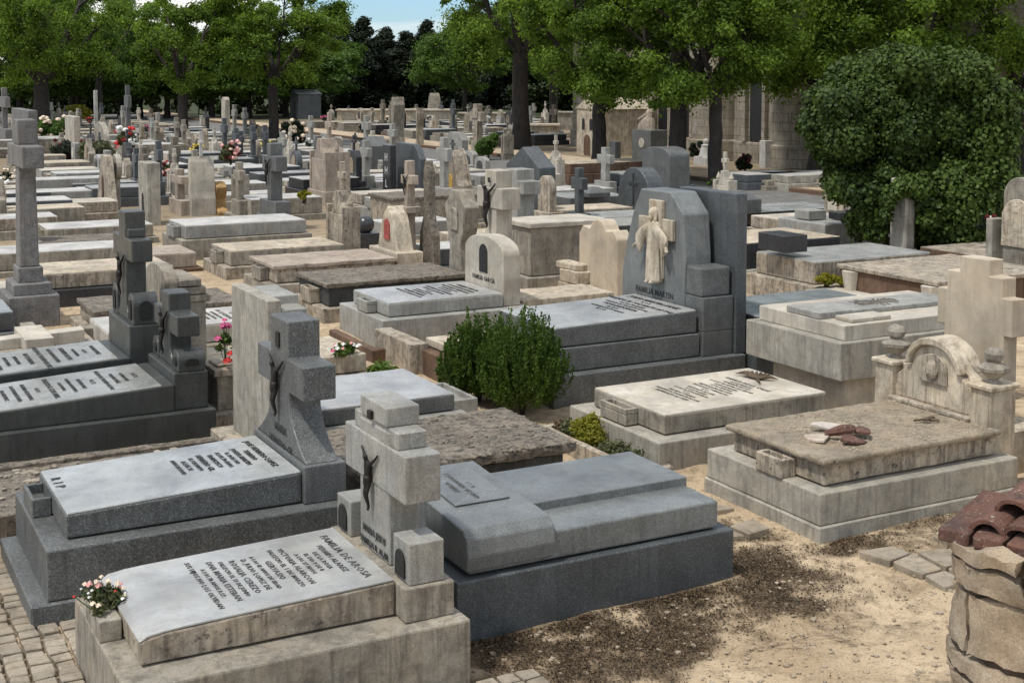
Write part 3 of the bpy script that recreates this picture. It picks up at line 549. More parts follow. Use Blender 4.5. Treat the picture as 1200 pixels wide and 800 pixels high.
# --- tomb with a stone cross lying on it
o = thing('tomb', 'weathered beige tomb with a white stone cross lying on its top, by the left edge', 'tomb', .6, 17.5)
MB().box(0, 2.85, 0, 1.6, -.1, .42, .015, 2).rough(.14, .006, 5, 6).build('base', 'limestone_stained', o)
lc = MB().hexa([(.3, .78, .421), (2.7, .78, .421), (2.7, 1.05, .421), (.3, 1.05, .421), (.3, .78, .5), (2.7, .78, .6), (2.7, 1.05, .6), (.3, 1.05, .5)], .01, 2).box(1.9, 2.25, .42, 1.42, .425, .596, .01, 2).rough(.14, .003, 6, 2).build('lying_cross', 'limestone_white', o)
o = thing('kerb_block', 'small broken bracket shaped kerb behind the lying stone cross', 'kerb', 2.75, 19.3, .0)
MB().box(0, 1.0, 0, .16, -.1, .42, .01).box(0, .18, .161, .9, -.1, .42, .01).box(.5, 1.0, .161, .36, -.1, .36, .01).rough(.12, .008, 6, 5).build('kerb', 'limestone_grey', o)
# --- granite column cross at the left edge
o = thing('stone_cross', 'tall rough granite cross on a stepped pedestal at the left edge', 'stone cross', 3.0, 22.4)
b = MB().box(-.15, .62, -.3, .85, -.1, .48, .02, 2).box(-.06, .52, -.18, .72, .481, .66, .015, 2).box(.04, .42, -.02, .56, .661, .9, .015, 2); b.rough(.12, .005, 7, 1).build('pedestal', 'granite_coarse', o)
b = MB().hexa([(.08, .06, .901), (.38, .06, .901), (.38, .5, .901), (.08, .5, .901), (.1, .1, 2.5), (.36, .1, 2.5), (.36, .46, 2.5), (.1, .46, 2.5)], .02, 2).box(.07, .4, -.52, 1.08, 2.501, 2.85, .02, 2).box(.09, .38, .05, .5, 2.851, 3.25, .02, 2); b.rough(.12, .005, 7, 2).build('cross', 'granite_coarse', o)
tomb('polished blue slab tomb beside the tall granite cross at the left edge', .8, 21.2, 2.0, 1.25, .12, .42, 'granite_grey', 'granite_blue', 'granite_blue_polished_lit')
# --- tall plain grey headstone (back view) with its tomb
o = thing('headstone', 'tall plain grey headstone seen from the back, beside the flared grey cross', 'headstone', 3.92, 12.35)
MB().box(-.2, .5, -.12, 1.36, -.1, .3, .014).build('plinth', 'limestone_stained', o)
MB().box(0, .14, 0, 1.2, .301, 1.82, .01, 2).rough(.15, .003, 6, 2).build('headstone', 'concrete', o)
MB().yz([(.0, .301), (1.2, .301), (1.2, .7), (1.05, .78), (1.05, 1.45), (1.2, 1.5), (1.2, 1.72), (.95, 1.725), (.95, 1.82), (.25, 1.82), (.25, 1.725), (0, 1.72), (0, 1.5), (.1, 1.45), (.1, .78), (0, .7)], .141, .4, .012, 2).rough(.15, .003, 6, 3).build('front_panel', 'granite_pale', o)
# --- modern granite with wedge head, pointing right
o = thing('tomb', 'large blue-grey granite tomb with wedge shaped head piece beside the sandy path', 'tomb', 6.45, 9.84, 0, 180)
L, Wd = 2.43, 1.45
MB().box(0, L, 0, Wd, -.1, .40, .014, 2).build('base', 'granite_blue', o)
MB().box(.11, L - .12, .11, Wd - .06, .413, .63, .02, 3).build('slab', 'granite_mid', o)
MB().hexa([(.1, .1, .6), (1.7, .1, .6), (1.7, Wd - .5, .6), (.1, Wd - .5, .6), (.1, .1, .70), (1.7, .1, .70), (1.7, Wd - .5, .70), (.1, Wd - .5, .70)], .008, 1).build('raised_panel', 'granite_mid', o)
hp = MB().yz([(.08, .45), (Wd - .03, .45), (Wd - .01, .56), (Wd - .03, .68), (Wd - .1, .74), (.08, .82)], 1.62, 2.34, .008, 1).build('head_piece', 'granite_mid', o)
MB().hexa([(1.74, .25, .812), (2.2, .25, .812), (2.2, .95, .772), (1.74, .95, .772), (1.74, .25, .822), (2.2, .25, .822), (2.2, .95, .782), (1.74, .95, .782)], .003).build('nameplate', 'granite_mid', hp)
bm, hh = text_mesh(['FAMILIA', 'GARCIA HERNANDEZ', 'R. I. P.'], [.06, .058, .05])
for v in bm.verts: v.co = Vector((2.1 + v.co.y, .6 - v.co.x, .822 - (.35 - v.co.x) * .0571 + .003))
me = bpy.data.meshes.new('inscription'); bm.to_mesh(me); bm.free(); me.materials.append(M['lettering_worn']); link('inscription', me, hp)
# --- rough black block with lichen top
o = thing('tomb', 'old blackish tomb with a crusty lichen covered top in the centre', 'tomb', 4.25, 10.85)
MB().box(.1, 2.12, .06, 1.4, -.1, .40, .02).rough(.1, .012, 5, 2).build('base', 'dark_wall_stone', o)
MB().box(0, 2.22, -.02, 1.5, .401, .5, .03, 2).rough(.05, .016, 9, 4).build('lid', 'mossy_stone', o)
b = MB(); rr = random.Random(8)
for i in range(420):
    x, y = rr.uniform(.02, 2.2), rr.choice([rr.uniform(0, 1.48), rr.uniform(-.02, .12)]); b.ball((x, y, .5), rr.uniform(.01, .035), (1.3, 1, .5), 1, .4, i)
tag(b.build('lichen_crust', 'mossy_stone', o), kind='stuff')
tomb('wide plain pale grey slab tomb behind the crusty blackish tomb', 4.75, 13.5, 1.7, 1.45, .2, .4, 'granite_pale', 'granite_grey', 'granite_pale_polished_lit')
o = thing('stone_trough', 'small stone trough at the corner of the wide plain pale slab', 'flower trough', 6.5, 13.7)
b = MB().box(0, .34, 0, .04, 0, .26, .006).box(0, .34, .86, .9, 0, .26, .006).box(0, .04, .041, .859, 0, .26, .006).box(.3, .34, .041, .859, 0, .26, .006).box(.041, .299, .041, .859, 0, .2, .002); b.build('trough', 'granite_pale', o)
tomb('low cream coloured tomb with pink and white flowers at its foot', 4.3, 16.15, 2.15, 1.35, .12, .36, 'limestone_stained', 'limestone_cream', old=1)
tomb('white tomb with faded lettering behind the pot of pink carnations', 3.6, 18.3, 2.2, 1.25, .25, .52, 'limestone_grey', 'limestone_white', 'white_marble', lines=epitaph(7, .08, 3) + (.1, 'lettering_worn'), old=1)
tomb('low grave with dark rough top behind the tomb with the pink carnations', 3.9, 20.6, 2.2, 1.35, .12, .42, 'limestone_stained', 'limestone_stained', lid=.07, top='mossy_stone', old=2)
tomb('cream flat tomb left of the tall plain grey headstone', 4.6, 15.0, 1.0, .9, .1, .46, 'limestone_stained', 'limestone_cream')
# vase pedestal
o = thing('pedestal', 'beige stone pedestal between the dark green tomb and tall plain headstone', 'pedestal', 3.98, 14.35)
MB().box(-.12, .5, -.14, .75, -.1, .3, .012).box(0, .34, 0, .5, .301, .68, .01).box(-.04, .38, -.04, .54, .681, .76, .012, 2).rough(.12, .004, 6, 2).build('pedestal', 'limestone_stained', o)
MB().box(.02, .32, .1, .42, .761, .79, .01).build('cap', 'limestone_stained', o)
# grey arched back stone with ridges
o = thing('headstone', 'weathered grey beige headstone with rounded shoulder seen from the back, behind the dark green crosses', 'headstone', 3.95, 16.5)
b = MB().yz(profile('low_arch', 0, 1.05, -.1, 1.6), 0, .16, .014, 2).box(.161, .5, .0, .85, -.1, 1.15, .01)
for i in range(3): b.box(.161, .56 - .06 * i, -.02, .9, 1.151 + i * .1, 1.24 + i * .1, .012)
b.rough(.14, .005, 6, 3).build('headstone', 'limestone_grey', o)

# ================================================================== ROW TO THE RIGHT OF THE AISLE
# right hand tomb with urns
o = thing('tomb', 'broad tomb with gravelly top and a carved headboard with two stone urns, at right', 'tomb', 7.63, 8.74)
MB().box(0, 2.4, 0, 1.62, .12, .40, .014, 2).box(-.02, 2.45, -.02, 1.64, -.12, .118, .012).rough(.16, .003, 5, 2).build('base', 'concrete', o)
sl = MB().box(.16, 2.25, .14, 1.42, .413, .6, .012).rough(.14, .005, 5, 4).build('slab', 'limestone_stained', o)
MB().box(.1, 2.27, .08, 1.48, .601, .655, .02, 2).rough(.07, .006, 9, 4).build('lid', 'gravelly_top', sl)
b = MB(); rr = random.Random(18)
for i in range(900):
    x = rr.uniform(.5, 2.2); b.ball((x, rr.uniform(.14, 1.42), .655), rr.uniform(.006, .017) , (1.2, 1, .7), 1, .3, i)
stone('gravel', (.38, .32, .24), spk=.4, rough=.95, bump=.3, stain=.5, streak=0)
tag(b.build('gravel', 'gravel', sl), kind='stuff')
q = MB(); q.box(-.02, .02, .5, .86, .401, .57, .008).box(.115, .155, .5, .86, .401, .57, .008).box(.0205, .1145, .5, .54, .401, .57, .005).box(.0205, .1145, .82, .86, .401, .57, .005).box(.021, .114, .541, .819, .401, .5, .004); q.rough(.1, .003, 6, 1).build('flower_trough', 'limestone_stained', o)
x0 = 2.27; y0, y1 = .18, 1.72; c = (y0 + y1) / 2
b = MB().yz([(y0 + .2, .3), (y1 - .2, .3), (y1 - .2, .88), (y1 - .26, .93)] + arc(c, 1.07, .31, 0, 180, 12, .75) + [(y0 + .26, .93), (y0 + .2, .88)], x0, x0 + .2, .014, 2)
b.yz(arc(c, 1.07, .365, 0, 180, 12, .85) + arc(c, 1.07, .31, 180, 0, 12, .75), x0 - .05, x0 + .26, .012)
for y in (y0, y1 - .25): b.box(x0 - .06, x0 + .28, y, y + .25, -.1, 1.0, .014, 2).box(x0 - .09, x0 + .31, y - .03, y + .28, 1.001, 1.05, .012)
for q_ in (-1, 1): b.tube([(x0 + .1, c + q_ * .33, 1.12), (x0 + .1, c + q_ * .44, 1.02), (x0 + .1, c + q_ * .4, .9), (x0 + .1, c + q_ * .5, .86)], [.06, .07, .08, .05], 8)
hd = b.rough(.1, .004, 8, 5).build('headboard', 'limestone_cream', o)
MB().yz(profile('arch', c - .18, c + .18, .92, 1.22), x0 - .03, x0 - .002, .01).ball((x0 - .04, c, 1.07), .08, (.4, 1, 1.2), 2, .3).rough(.06, .006, 10).build('medallion', 'limestone_stained', hd)
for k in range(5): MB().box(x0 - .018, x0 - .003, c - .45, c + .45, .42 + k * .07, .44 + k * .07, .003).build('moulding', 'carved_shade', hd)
MB().box(x0 - .09, x0 - .0, .42, 1.5, .656, .7, .01).rough(.1, .004, 8).build('ledge', 'limestone_stained', hd)
for y in (y0 + .125, y1 - .125):
    u = MB().lathe([(.07, 1.051), (.045, 1.08), (.1, 1.13), (.145, 1.17), (.145, 1.2), (.09, 1.23), (.06, 1.25), (.085, 1.28), (.092, 1.33), (.07, 1.37), (.02, 1.395)], x0 + .11, y, 14)
    u.rough(.07, .01, 11, y).build('urn', 'limestone_grey', hd)
# broken dish
o = thing('broken_dish', 'broken white and rust brown ceramic dish lying on the gravelly tomb top at right', 'dish', 8.35, 9.35, .662)
rr = random.Random(3)
for k, (a0, a1, mt, dz, rot) in enumerate(((20, 120, 'dull_ceramic', .02, .2), (130, 215, 'dull_ceramic', .01, -.2), (225, 300, 'terracotta', .045, .4), (300, 372, 'terracotta', .03, -.1))):
    pts = [(0.02, .01)] + arc(0, 0, .24, a0, a1, 5)
    q = MB().xy(pts, 0, .025, .004).build('shard', mt, o, loc=(0, 0, dz)); q.rotation_euler = (.5 * rot, .4 * rot, 0); q.location.x += .07 * math.cos(R(a0 + 45)); q.location.y += .07 * math.sin(R(a0 + 45))
MB().tube([(-.12, .02, .04), (-.04, -.1, .09), (.1, -.08, .08), (.18, .03, .05)], [.03, .05, .045, .02], 7).build('handle', 'terracotta', o)
o = thing('dry_sprig', 'small dark dried sprig lying by the carved headboard on the gravelly tomb', 'dried flowers', 9.45, 9.35, .662)
MB().tube([(-.1, .05, .02), (0, 0, .03), (.12, -.06, .02)], .012, 5).ball((.0, 0, .03), .04, (1.5, 1, .5), 1, .6).ball((.1, .03, .03), .03, (1.5, 1, .5), 1, .6, 4).build('sprig', 'dead_leaf', o)
# lettered beige tomb with trough, centre right
Lr, Sr = epitaph(15, .052, 12, 'FAMILIA DE LA CALLE'); Sr = [x * .95 for x in Sr]
tomb('pale tomb crowded with worn lettering and a dried sprig near its head, right of centre', 7.78, 11.3, 2.15, 1.38, .27, .49, 'concrete', 'limestone_grey', 'limestone_white', m=.2, fbox=(.48, .98), lines=(Lr, Sr, .5, 'lettering_worn', 1.05))
o = thing('dry_palm', 'dried brown palm sprig lying on the pale lettered tomb', 'dried flowers', 9.6, 12.1, .492)
b = MB()
for k in range(9): a = R(-30 + k * 17); b.tube([(0, 0, .02), (math.cos(a) * .13, math.sin(a) * .22, .05), (math.cos(a) * .2, math.sin(a) * .34, .02)], [.014, .02, .004], 5)
b.tube([(-.12, -.2, .03), (0, .0, .03), (.1, .22, .03)], [.01, .025, .012], 6).build('sprig', 'dead_leaf', o)
# statue tomb
o = thing('tomb', 'large dark grey tomb with a beige robed statue of Christ on its tall headstone', 'tomb', 8.02, 13.85)
L = 2.75
MB().box(-.12, L, -.05, 2.05, -.1, .36, .014, 2).build('base', 'granite_grey', o)
MB().box(0, 2.12, .1, 1.85, .372, .66, .012, 2).build('tier', 'granite_grey', o)
sl = MB().hexa([(.0, .14, .672), (2.1, .14, .672), (2.1, 1.58, .672), (0, 1.58, .672), (0, .14, .9), (2.1, .14, .95), (2.1, 1.58, .95), (0, 1.58, .9)], .014, 2).build('slab', 'granite_grey', o)
MB().hexa([(.01, .15, .9), (2.09, .15, .95), (2.09, 1.57, .95), (.01, 1.57, .9), (.02, .16, .915), (2.09, .16, .965), (2.09, 1.56, .965), (.02, 1.56, .915)], .002).build('slab_top', 'granite_pale_polished_lit', sl)
Lr, Sr = epitaph(8, .075, 4, 'JULIO MARTIN SANZ'); inscription(sl, Lr, Sr, (2.0, .86, .965), 'slab', 'lettering', .024, 1.3, 1.05)
inscription(sl, ['R. I. P.'], [.13], (.2, .86, .921), 'slab', 'lettering_light', .024)
hd = MB().yz([(.45, .361), (1.97, .361), (1.95, 1.25), (1.85, 1.65), (1.7, 2.05), (1.5, 2.42), (.8, 2.42), (.5, 2.15), (.45, 1.6)], 2.13, 2.55, .02, 2).build('headstone', 'granite_mid', o)
MB().box(2.14, 2.62, .06, .448, .361, .68, .012, 2).box(2.14, 2.62, .06, .448, .682, 1.12, .012, 2).box(2.14, 2.6, .1, .448, 1.122, 1.5, .03, 3).build('pilaster', 'granite_grey', o)
MB().box(2.63, 2.8, .02, 1.3, .361, 2.44, .014, 2).build('back_slab', 'granite_blue', o)
inscription(hd, ['FAMILIA MARTIN'], [.115], (2.128, 1.15, 1.12), 'face')
MB().yz(cross_pts(1.06, 1.25, 2.3, .3, .8, 1.78, 2.06), 2.07, 2.128, .01, 2).build('backing_cross', 'limestone_cream', hd)
bm = bmesh.new(); mb = MB(); mb.bm.free(); mb.bm = bm
cy = 1.06
def robe_ring(z, rx, ry, amp, cx=2.02, k=7, dy=0): return [(cx + rx * math.cos(a) * (1 + amp * math.sin(k * a + z * 6)), cy + dy + ry * math.sin(a) * (1 + amp * math.cos(k * a)), z) for a in [6.2832 * i / 36 for i in range(36)]]
mb.rings([robe_ring(z, rx, ry, am) for z, rx, ry, am in ((1.2, .07, .13, .05), (1.23, .09, .155, .09), (1.45, .085, .14, .1), (1.7, .08, .125, .07), (1.85, .085, .145, .04), (1.95, .08, .155, .03), (2.0, .06, .12, 0), (2.03, .035, .05, 0), (2.08, .03, .035, 0))])
mb.ball((2.0, cy, 2.13), .062, (1, .85, 1.2), 3).ball((2.035, cy, 2.13), .07, (.8, .98, 1.15), 3, .1).tube([(2.02, cy + .055, 2.12), (2.0, cy + .062, 2.04), (2.0, cy + .06, 1.98)], [.022, .026, .012], 7).tube([(2.02, cy - .055, 2.12), (2.0, cy - .062, 2.04), (2.0, cy - .06, 1.98)], [.022, .026, .012], 7).ball((1.965, cy, 2.075), .032, (1, .9, 1.5), 2).ball((1.94, cy, 2.13), .012, (1, .8, 1.4), 1)
for q in (-1, 1):
    mb.rings([[(2.0 - .02 + math.cos(a) * r1, cy + q * yy + q * math.sin(a) * r2 * .35, zz + math.sin(a) * r2) for a in [6.2832 * i / 16 for i in range(16)]] for yy, zz, r1, r2 in ((.08, 1.93, .05, .06), (.17, 1.87, .05, .075), (.25, 1.78, .05, .11), (.31, 1.70, .045, .13), (.33, 1.68, .03, .11))])
    mb.rings([[(1.975 + math.cos(a) * .02, cy + q * yy, zz + math.sin(a) * .024) for a in [6.2832 * i / 8 for i in range(8)]] for yy, zz in ((.3, 1.72), (.35, 1.69), (.37, 1.67))])
    for k in range(4): mb.tube([(1.965 + k * .012 - .015, cy + q * .365, 1.672), (1.955 + k * .014 - .02, cy + q * .395, 1.645), (1.95 + k * .015 - .02, cy + q * .405, 1.61)], [.009, .008, .005], 5)
    mb.tube([(1.955, cy + q * .36, 1.685), (1.93, cy + q * .375, 1.66)], [.01, .007], 5)
    mb.ball((1.95, cy + q * .05, 1.205), .035, (1.5, .8, .6), 2)
me = bpy.data.meshes.new('statue'); bm.to_mesh(me); bm.free(); so = link('statue', me)
rm = so.modifiers.new('r', 'REMESH'); rm.mode = 'VOXEL'; rm.voxel_size = .009; rm.use_smooth_shade = True
me = evalmesh(so); me.materials.clear(); me.materials.append(M['limestone_cream']); st_ = link('statue', me, o); st_.location.x = .035
# second block tomb behind
o = tomb('dark blue-grey tomb with polished top just right of the statue headstone', 10.95, 13.8, 2.3, 1.35, .5, .84, 'granite_blue', 'granite_black', 'granite_blue_polished_lit', m=.1)
# raised tomb on right: R5
o = thing('tomb', 'high pale tomb on a plinth with stepped overlapping slabs and faded dark ornament on top', 'tomb', 10.35, 11.55)
MB().box(.25, 2.6, .2, 1.5, -.1, .5, .012).rough(.16, .004, 5).build('plinth', 'limestone_white', o)
MB().box(0, 2.7, 0, 1.72, .501, .94, .014, 2).rough(.16, .003, 5, 2).build('base', 'concrete', o)
sl = MB().box(.12, 2.6, .08, 1.62, .941, 1.12, .012, 2).rough(.16, .003, 5, 3).build('slab', 'limestone_white', o)
MB().box(.12, .62, .5, 1.1, 1.121, 1.2, .01, 2).box(.621, 2.4, .55, 1.15, 1.121, 1.18, .01).build('raised_panel', 'granite_pale', sl)
rr = random.Random(5); b = MB()
for k in range(26): a_ = k * .2417; r_ = rr.uniform(.5, 1); b.tube([(1.3, .85, 1.183), (1.3 + .22 * r_ * math.cos(a_), .85 + .1 * r_ * math.sin(a_ * 1.3), 1.184), (1.3 + .42 * r_ * math.cos(a_), .85 + .24 * r_ * math.sin(a_), 1.184)], [.012, .014, .006], 4)
b.build('ornament', 'lettering_worn', sl)
MB().box(.3, .9, .15, .45, 1.121, 1.17, .01).build('corner_panel', 'limestone_white', sl)
# stepped plain headstone
o = thing('headstone', 'smooth beige headstone with stepped cross-like outline, behind the urns at right', 'headstone', 10.75, 9.5)
MB().box(-.15, .5, -.1, 1.05, -.1, .4, .012).build('plinth', 'limestone_cream', o)
MB().yz(profile('step', -.0, 1.0, .401, 2.08), 0, .2, .01, 2).rough(.2, .002, 5).build('headstone', 'limestone_smooth', o)
tomb('bright beige tomb cut off by the right edge, right of the stone urns', 10.4, 7.4, 1.6, 1.3, .3, .95, 'limestone_cream', 'limestone_cream', old=1)
tomb('purplish dark tomb at the right edge behind the stepped beige headstone', 12.4, 8.6, 2, 1.4, .4, 1.1, 'granite_black', 'granite_black', 'granite_grey_polished_lit')
tomb('second purplish dark tomb at the right edge, beyond the first', 14.2, 9.8, 2, 1.5, .5, 1.15, 'granite_black', 'granite_black', 'granite_pale_polished_lit')
# low beige tomb beside the juniper
tomb('low beige tomb with a reddish brown side, left of the juniper bush', 7.45, 15.2, 1.9, 1.3, .3, .42, 'brown_stone', 'limestone_cream', old=1)
o = thing('kerb_block', 'small pale stone kerb block at the foot of the low beige tomb', 'kerb', 7.15, 16.3)
MB().box(0, .25, 0, 1.3, -.1, .38, .012).rough(.12, .006, 5).build('kerb', 'limestone_stained', o)
o = thing('kerb_block', 'flower bed kerb of worn beige stone below the tomb with the arched niche headstone', 'kerb', 6.95, 17.2)
MB().box(0, .12, 0, 1.7, -.1, .16, .01).box(.12, .45, 0, .12, -.1, .16, .01).rough(.12, .006, 5).build('kerb', 'brown_stone', o)
# arched niche tomb
tomb('pale grey tomb whose gabled white headstone has a dark arched niche', 7.6, 18.15, 1.9, 1.42, .40, .62, 'granite_pale', 'granite_pale', 'granite_pale_polished_lit', m=.17, fbox=(.45, .85), lines=epitaph(11, .062, 21, 'FAMILIA GARCIA') + (.2, 'lettering', 1.0),
     hs=dict(style='low_arch', w=1.34, z0=.401, z1=1.44, th=.3, mat='limestone_white', niche=(.28, .85, 1.3), text=(['FAMILIA GARCIA'], [.1], .82), rough=0), gap=.02)
o = thing('stone_cross', 'pale cross-shaped stone pillar bearing a large black crucifix, behind the arched niche headstone', 'stone cross', 10.02, 19.3)
MB().box(0, .3, .1, .5, -.1, 2.1, .012, 2).box(-.02, .32, -.15, .75, 1.78, 2.12, .012, 2).box(0, .3, .1, .5, 2.121, 2.4, .012, 2).build('cross', 'limestone_white', o); crucifix(o, -.03, .3, 1.85, .75)
MB().box(-.035, -.022, .27, .33, 2.2, 2.28, .003).build('plaque', 'bronze', o)
# row beyond
tomb('tomb with dark lichen-stained overhanging lid and a tall grey fleur shaped headstone', 7.5, 20.4, 2.45, 1.45, .22, .60, 'limestone_stained', 'dark_wall_stone', lid=.07, top='mossy_stone', old=2, fbox=(.4, .9), tl='limestone_stained',
     hs=dict(style='fleur', w=1.05, z1=1.95, th=.28, mat='limestone_grey', relief=(.3, 1.25, 1.65, 'limestone_grey')), gap=.15)
tomb('tomb with flat overhanging lid and a pale headstone bearing a red oval emblem', 7.5, 23.1, 2.3, 1.4, .22, .55, 'limestone_grey', 'limestone_stained', lid=.07, top='limestone_pink', old=2, fbox=(.4, .9), tl='limestone_grey',
     hs=dict(style='bell', w=1.2, z1=1.45, th=.34, mat='limestone_cream', relief=(.26, .8, 1.2, 'red_emblem'), foot=.62), gap=.15)
o = thing('stone_cross', 'slim pinkish stone cross rising above the red emblem headstone', 'stone cross', 10.3, 23.4)
MB().box(-.04, .28, .2, .6, 1.3, 1.42, .01).yz(cross_pts(.4, 0, 2.3, .15, .5, 1.85, 2.02, .2, 1.5), .04, .2, .01).rough(.15, .006, 5).build('cross', 'limestone_pink', o); crucifix(o, .03, .4, 1.85, .4)
o = thing('headstone', 'dark weathered stone fin standing behind the red emblem headstone', 'headstone', 10.62, 23.1)
MB().yz([(0, -.1), (.8, -.1), (.68, .9), (.5, 1.3), (.5, 2.1), (.42, 2.32), (.3, 2.1), (.28, 1.3), (.1, .9)], 0, .16, .015).rough(.12, .01, 5).build('headstone', 'mossy_stone', o)
tomb('beige tomb with smooth sloping top and a pinnacled headstone with small cross', 7.4, 25.6, 2.35, 1.35, .22, .52, 'limestone_stained', 'limestone_grey', 'limestone_cream', old=1, fbox=(.45, .85),
     hs=dict(style='monument', w=1.05, z1=2.15, th=.28, mat='limestone_stained'), gap=.1)
tomb('tall pale tomb with thick bright white top, left of the beige tomb with pinnacled headstone', 7.3, 28.6, 2.7, 1.5, .42, .72, 'limestone_grey', 'granite_pale', 'white_marble', fbox=(.4, 1.0), m=.12)
tomb('low pale tomb with streaked white top, right of the tall granite cross', 5.0, 32.0, 2.4, 1.4, .12, .42, 'limestone_grey', 'limestone_grey', 'white_marble', fbox=(.4, .9), old=1)
# flat low slabs at left
for (px, py, z, L, Wd, hb, mb, ms, tp, lab) in (
    (45, 322, .55, 2.3, 1.5, .28, 'granite_black', 'limestone_stained', 'limestone_cream', 'tomb with dark sides and mottled pale top, right of the granite cross base'),
    (-40, 300, .45, 3.4, 1.3, .1, 'limestone_grey', 'limestone_grey', 'white_marble', 'long flat white slab behind the shaft of the tall granite cross'),
    (44, 296, .35, 2.2, 1.1, .1, 'limestone_grey', 'limestone_grey', 'white_marble', 'thin white grave slab between the granite cross shaft and the taller dark green cross'),
    (30, 240, .5, 2.4, 1.2, .2, 'limestone_stained', 'limestone_stained', 'limestone_white', 'cream topped tomb just right of the granite cross shaft, below a disc headstone'),
    (36, 226, .5, 2.6, 1.3, .25, 'granite_pale', 'granite_pale', 'white_marble', 'tomb with two stacked pale slabs, right of the granite cross shaft'),
    (40, 211, .62, 2.3, 1.1, .25, 'granite_pale', 'granite_pale', 'white_marble', 'pale tomb with rounded bolster like top beneath the dark red flower bush'),
    (-30, 258, .5, 1.9, 1.2, .2, 'limestone_grey', 'limestone_stained', 'white_marble', 'pale tomb cut by the left edge, behind the granite cross shaft'),
    (-45, 345, .3, 1.0, 1.2, .1, 'granite_grey', 'limestone_grey', 'limestone_white', 'small pale slab at the left edge before the granite cross pedestal')):
    s, t = ST(px, py, z); tomb(lab, s, t, L, Wd, hb, z, mb, ms, tp)

# ================================================================== MIDDLE DISTANCE: tombs by their near foot corner
OCC = []                                             # grid rectangles already used
def occ(s0, s1, t0, t1): OCC.append((s0, s1, t0, t1))
def free(s0, s1, t0, t1): return all(s1 < a or s0 > b or t1 < c or t0 > d for a, b, c, d in OCC)
def pt(lab, px, py, z, L, Wd, hb, mb, ms, tp=None, **k):
    s, t = ST(px, py, z); occ(s - .2, s + L + .3, t - .1, t + Wd + .1)
    return tomb(lab, s, t, L, Wd, hb, z, mb, ms, tp, **k)
def mon(lab, px, pyb, pyt, wpx, style, mat, z0=0, th=.2, cat='headstone', name='headstone', **k):
    s, t = ST(px, pyb, z0); D = W(s, t).y; c = PX(W(s, t)); u = (px - 600) / FPX
    wd = max(.15, (wpx / FPX * D - th * (.883 - .469 * u)) / (.469 + .883 * u)); top = HZ(s, t, pyt)
    o = thing(name, lab, cat, s, t); occ(s - .2, s + .5, t - wd / 2 - .1, t + wd / 2 + .1)
    h = dict(style=style, w=wd, c=0, z0=-.05, z1=top, th=th, mat=mat); h.update({a: (tuple((q * top if isinstance(q, float) and a in ('niche', 'relief', 'cross', 'cruc') and i_ > (0 if a in ('niche', 'relief') else -1) else q) for i_, q in enumerate(v)) if isinstance(v, tuple) and a in ('niche', 'relief', 'cross', 'cruc') else v) for a, v in k.items()})
    if 'topcross' in h: h['z1'] = HZ(s, t, h['topcross']); h['z1'], h['topcross'] = h['z1'], top
    hs_build(o, h, 0, 0); return o
pt('pale grey tomb with white top behind the large black crucifix', 522, 240, .6, 2.6, 1.3, .2, 'granite_pale', 'granite_pale', 'white_marble')
pt('long brown topped vault tomb with overhanging lid in front of the blue-grey upright panel', 462, 232, .85, 3.0, 1.6, .1, 'limestone_stained', 'limestone_stained', 'mossy_stone', lid=.08, old=2)
pt('white flat slab between the red emblem headstone and the fleur headstone', 452, 262, .4, 1.8, 1.0, .1, 'granite_pale', 'granite_pale', 'white_marble')
pt('dark blue tomb with white top right of the fleur headstone', 512, 292, .45, 1.9, 1.1, .1, 'granite_blue', 'granite_blue', 'white_marble')
pt('low rubble beige grave with a white block beside the pillar crucifix', 540, 278, .35, 2.0, 1.2, .1, 'limestone_stained', 'limestone_stained', 'limestone_cream', old=2)
pt('dark green-black tomb with a broad grey top behind the cream stele', 668, 268, .65, 3.2, 1.4, .15, 'granite_black', 'granite_green', 'granite_pale')
pt('black granite tomb with white top between the taupe vault and the cream stele', 618, 291, .4, 1.5, 1.2, .15, 'granite_black', 'granite_black', 'white_marble')
pt('tall taupe vault with overhanging pale slab roof behind the arched niche headstone', 622, 262, 1.2, 1.7, 1.1, .2, 'limestone_grey', 'limestone_grey', 'limestone_white', lid=.09, old=1)
pt('low black tomb behind the taupe vault', 628, 232, .4, 1.7, 1.3, .1, 'granite_black', 'granite_black', 'granite_blue_polished_lit')
pt('grey modern tomb with a small pyramid cap left of the round topped cross headstone', 668, 232, .55, 1.9, 1.6, .15, 'granite_black', 'granite_grey', 'granite_grey_polished_lit')
pt('ochre fronted low tomb behind the arched niche headstone', 612, 352, .45, 1.7, 1.0, .2, 'brown_stone', 'limestone_cream', old=1)
pt('beige crumbling grave right of the cream stele', 735, 312, .3, 1.6, 1.3, .1, 'brown_stone', 'limestone_stained', 'limestone_cream', old=1)
pt('big dark tomb with cream weathered top right of the statue headstone', 859, 286, .8, 2.6, 1.7, .3, 'concrete', 'granite_black', 'limestone_cream', m=.15)
pt('wide pale tomb with bright polished top before the ivy mass', 955, 307, .75, 2.7, 1.6, .35, 'limestone_stained', 'limestone_stained', 'granite_pale_polished_lit', m=.15)
pt('black modern tomb with angled grey head block, beyond the dark one with the cream top', 893, 248, .55, 2.6, 1.6, .15, 'granite_black', 'granite_black', 'granite_grey_polished_lit')
pt('tomb with dark cross shaped blocks on its grey top, left of the ivy mass', 967, 263, .7, 2.2, 1.6, .15, 'granite_black', 'granite_pale', 'granite_pale_polished_lit')
o = pt('brown flat tomb with thin lid raised on stubby corner supports, below the ivy mass', 1098, 330, .75, 2.6, 2.2, .05, 'limestone_stained', 'brown_stone', 'limestone_stained', lid=.07, old=1)
for y in (.1, 1.9): MB().lathe([(.16, .051), (.1, .3), (.16, .67)], -.02, y, 8).build('support', 'limestone_white', o)
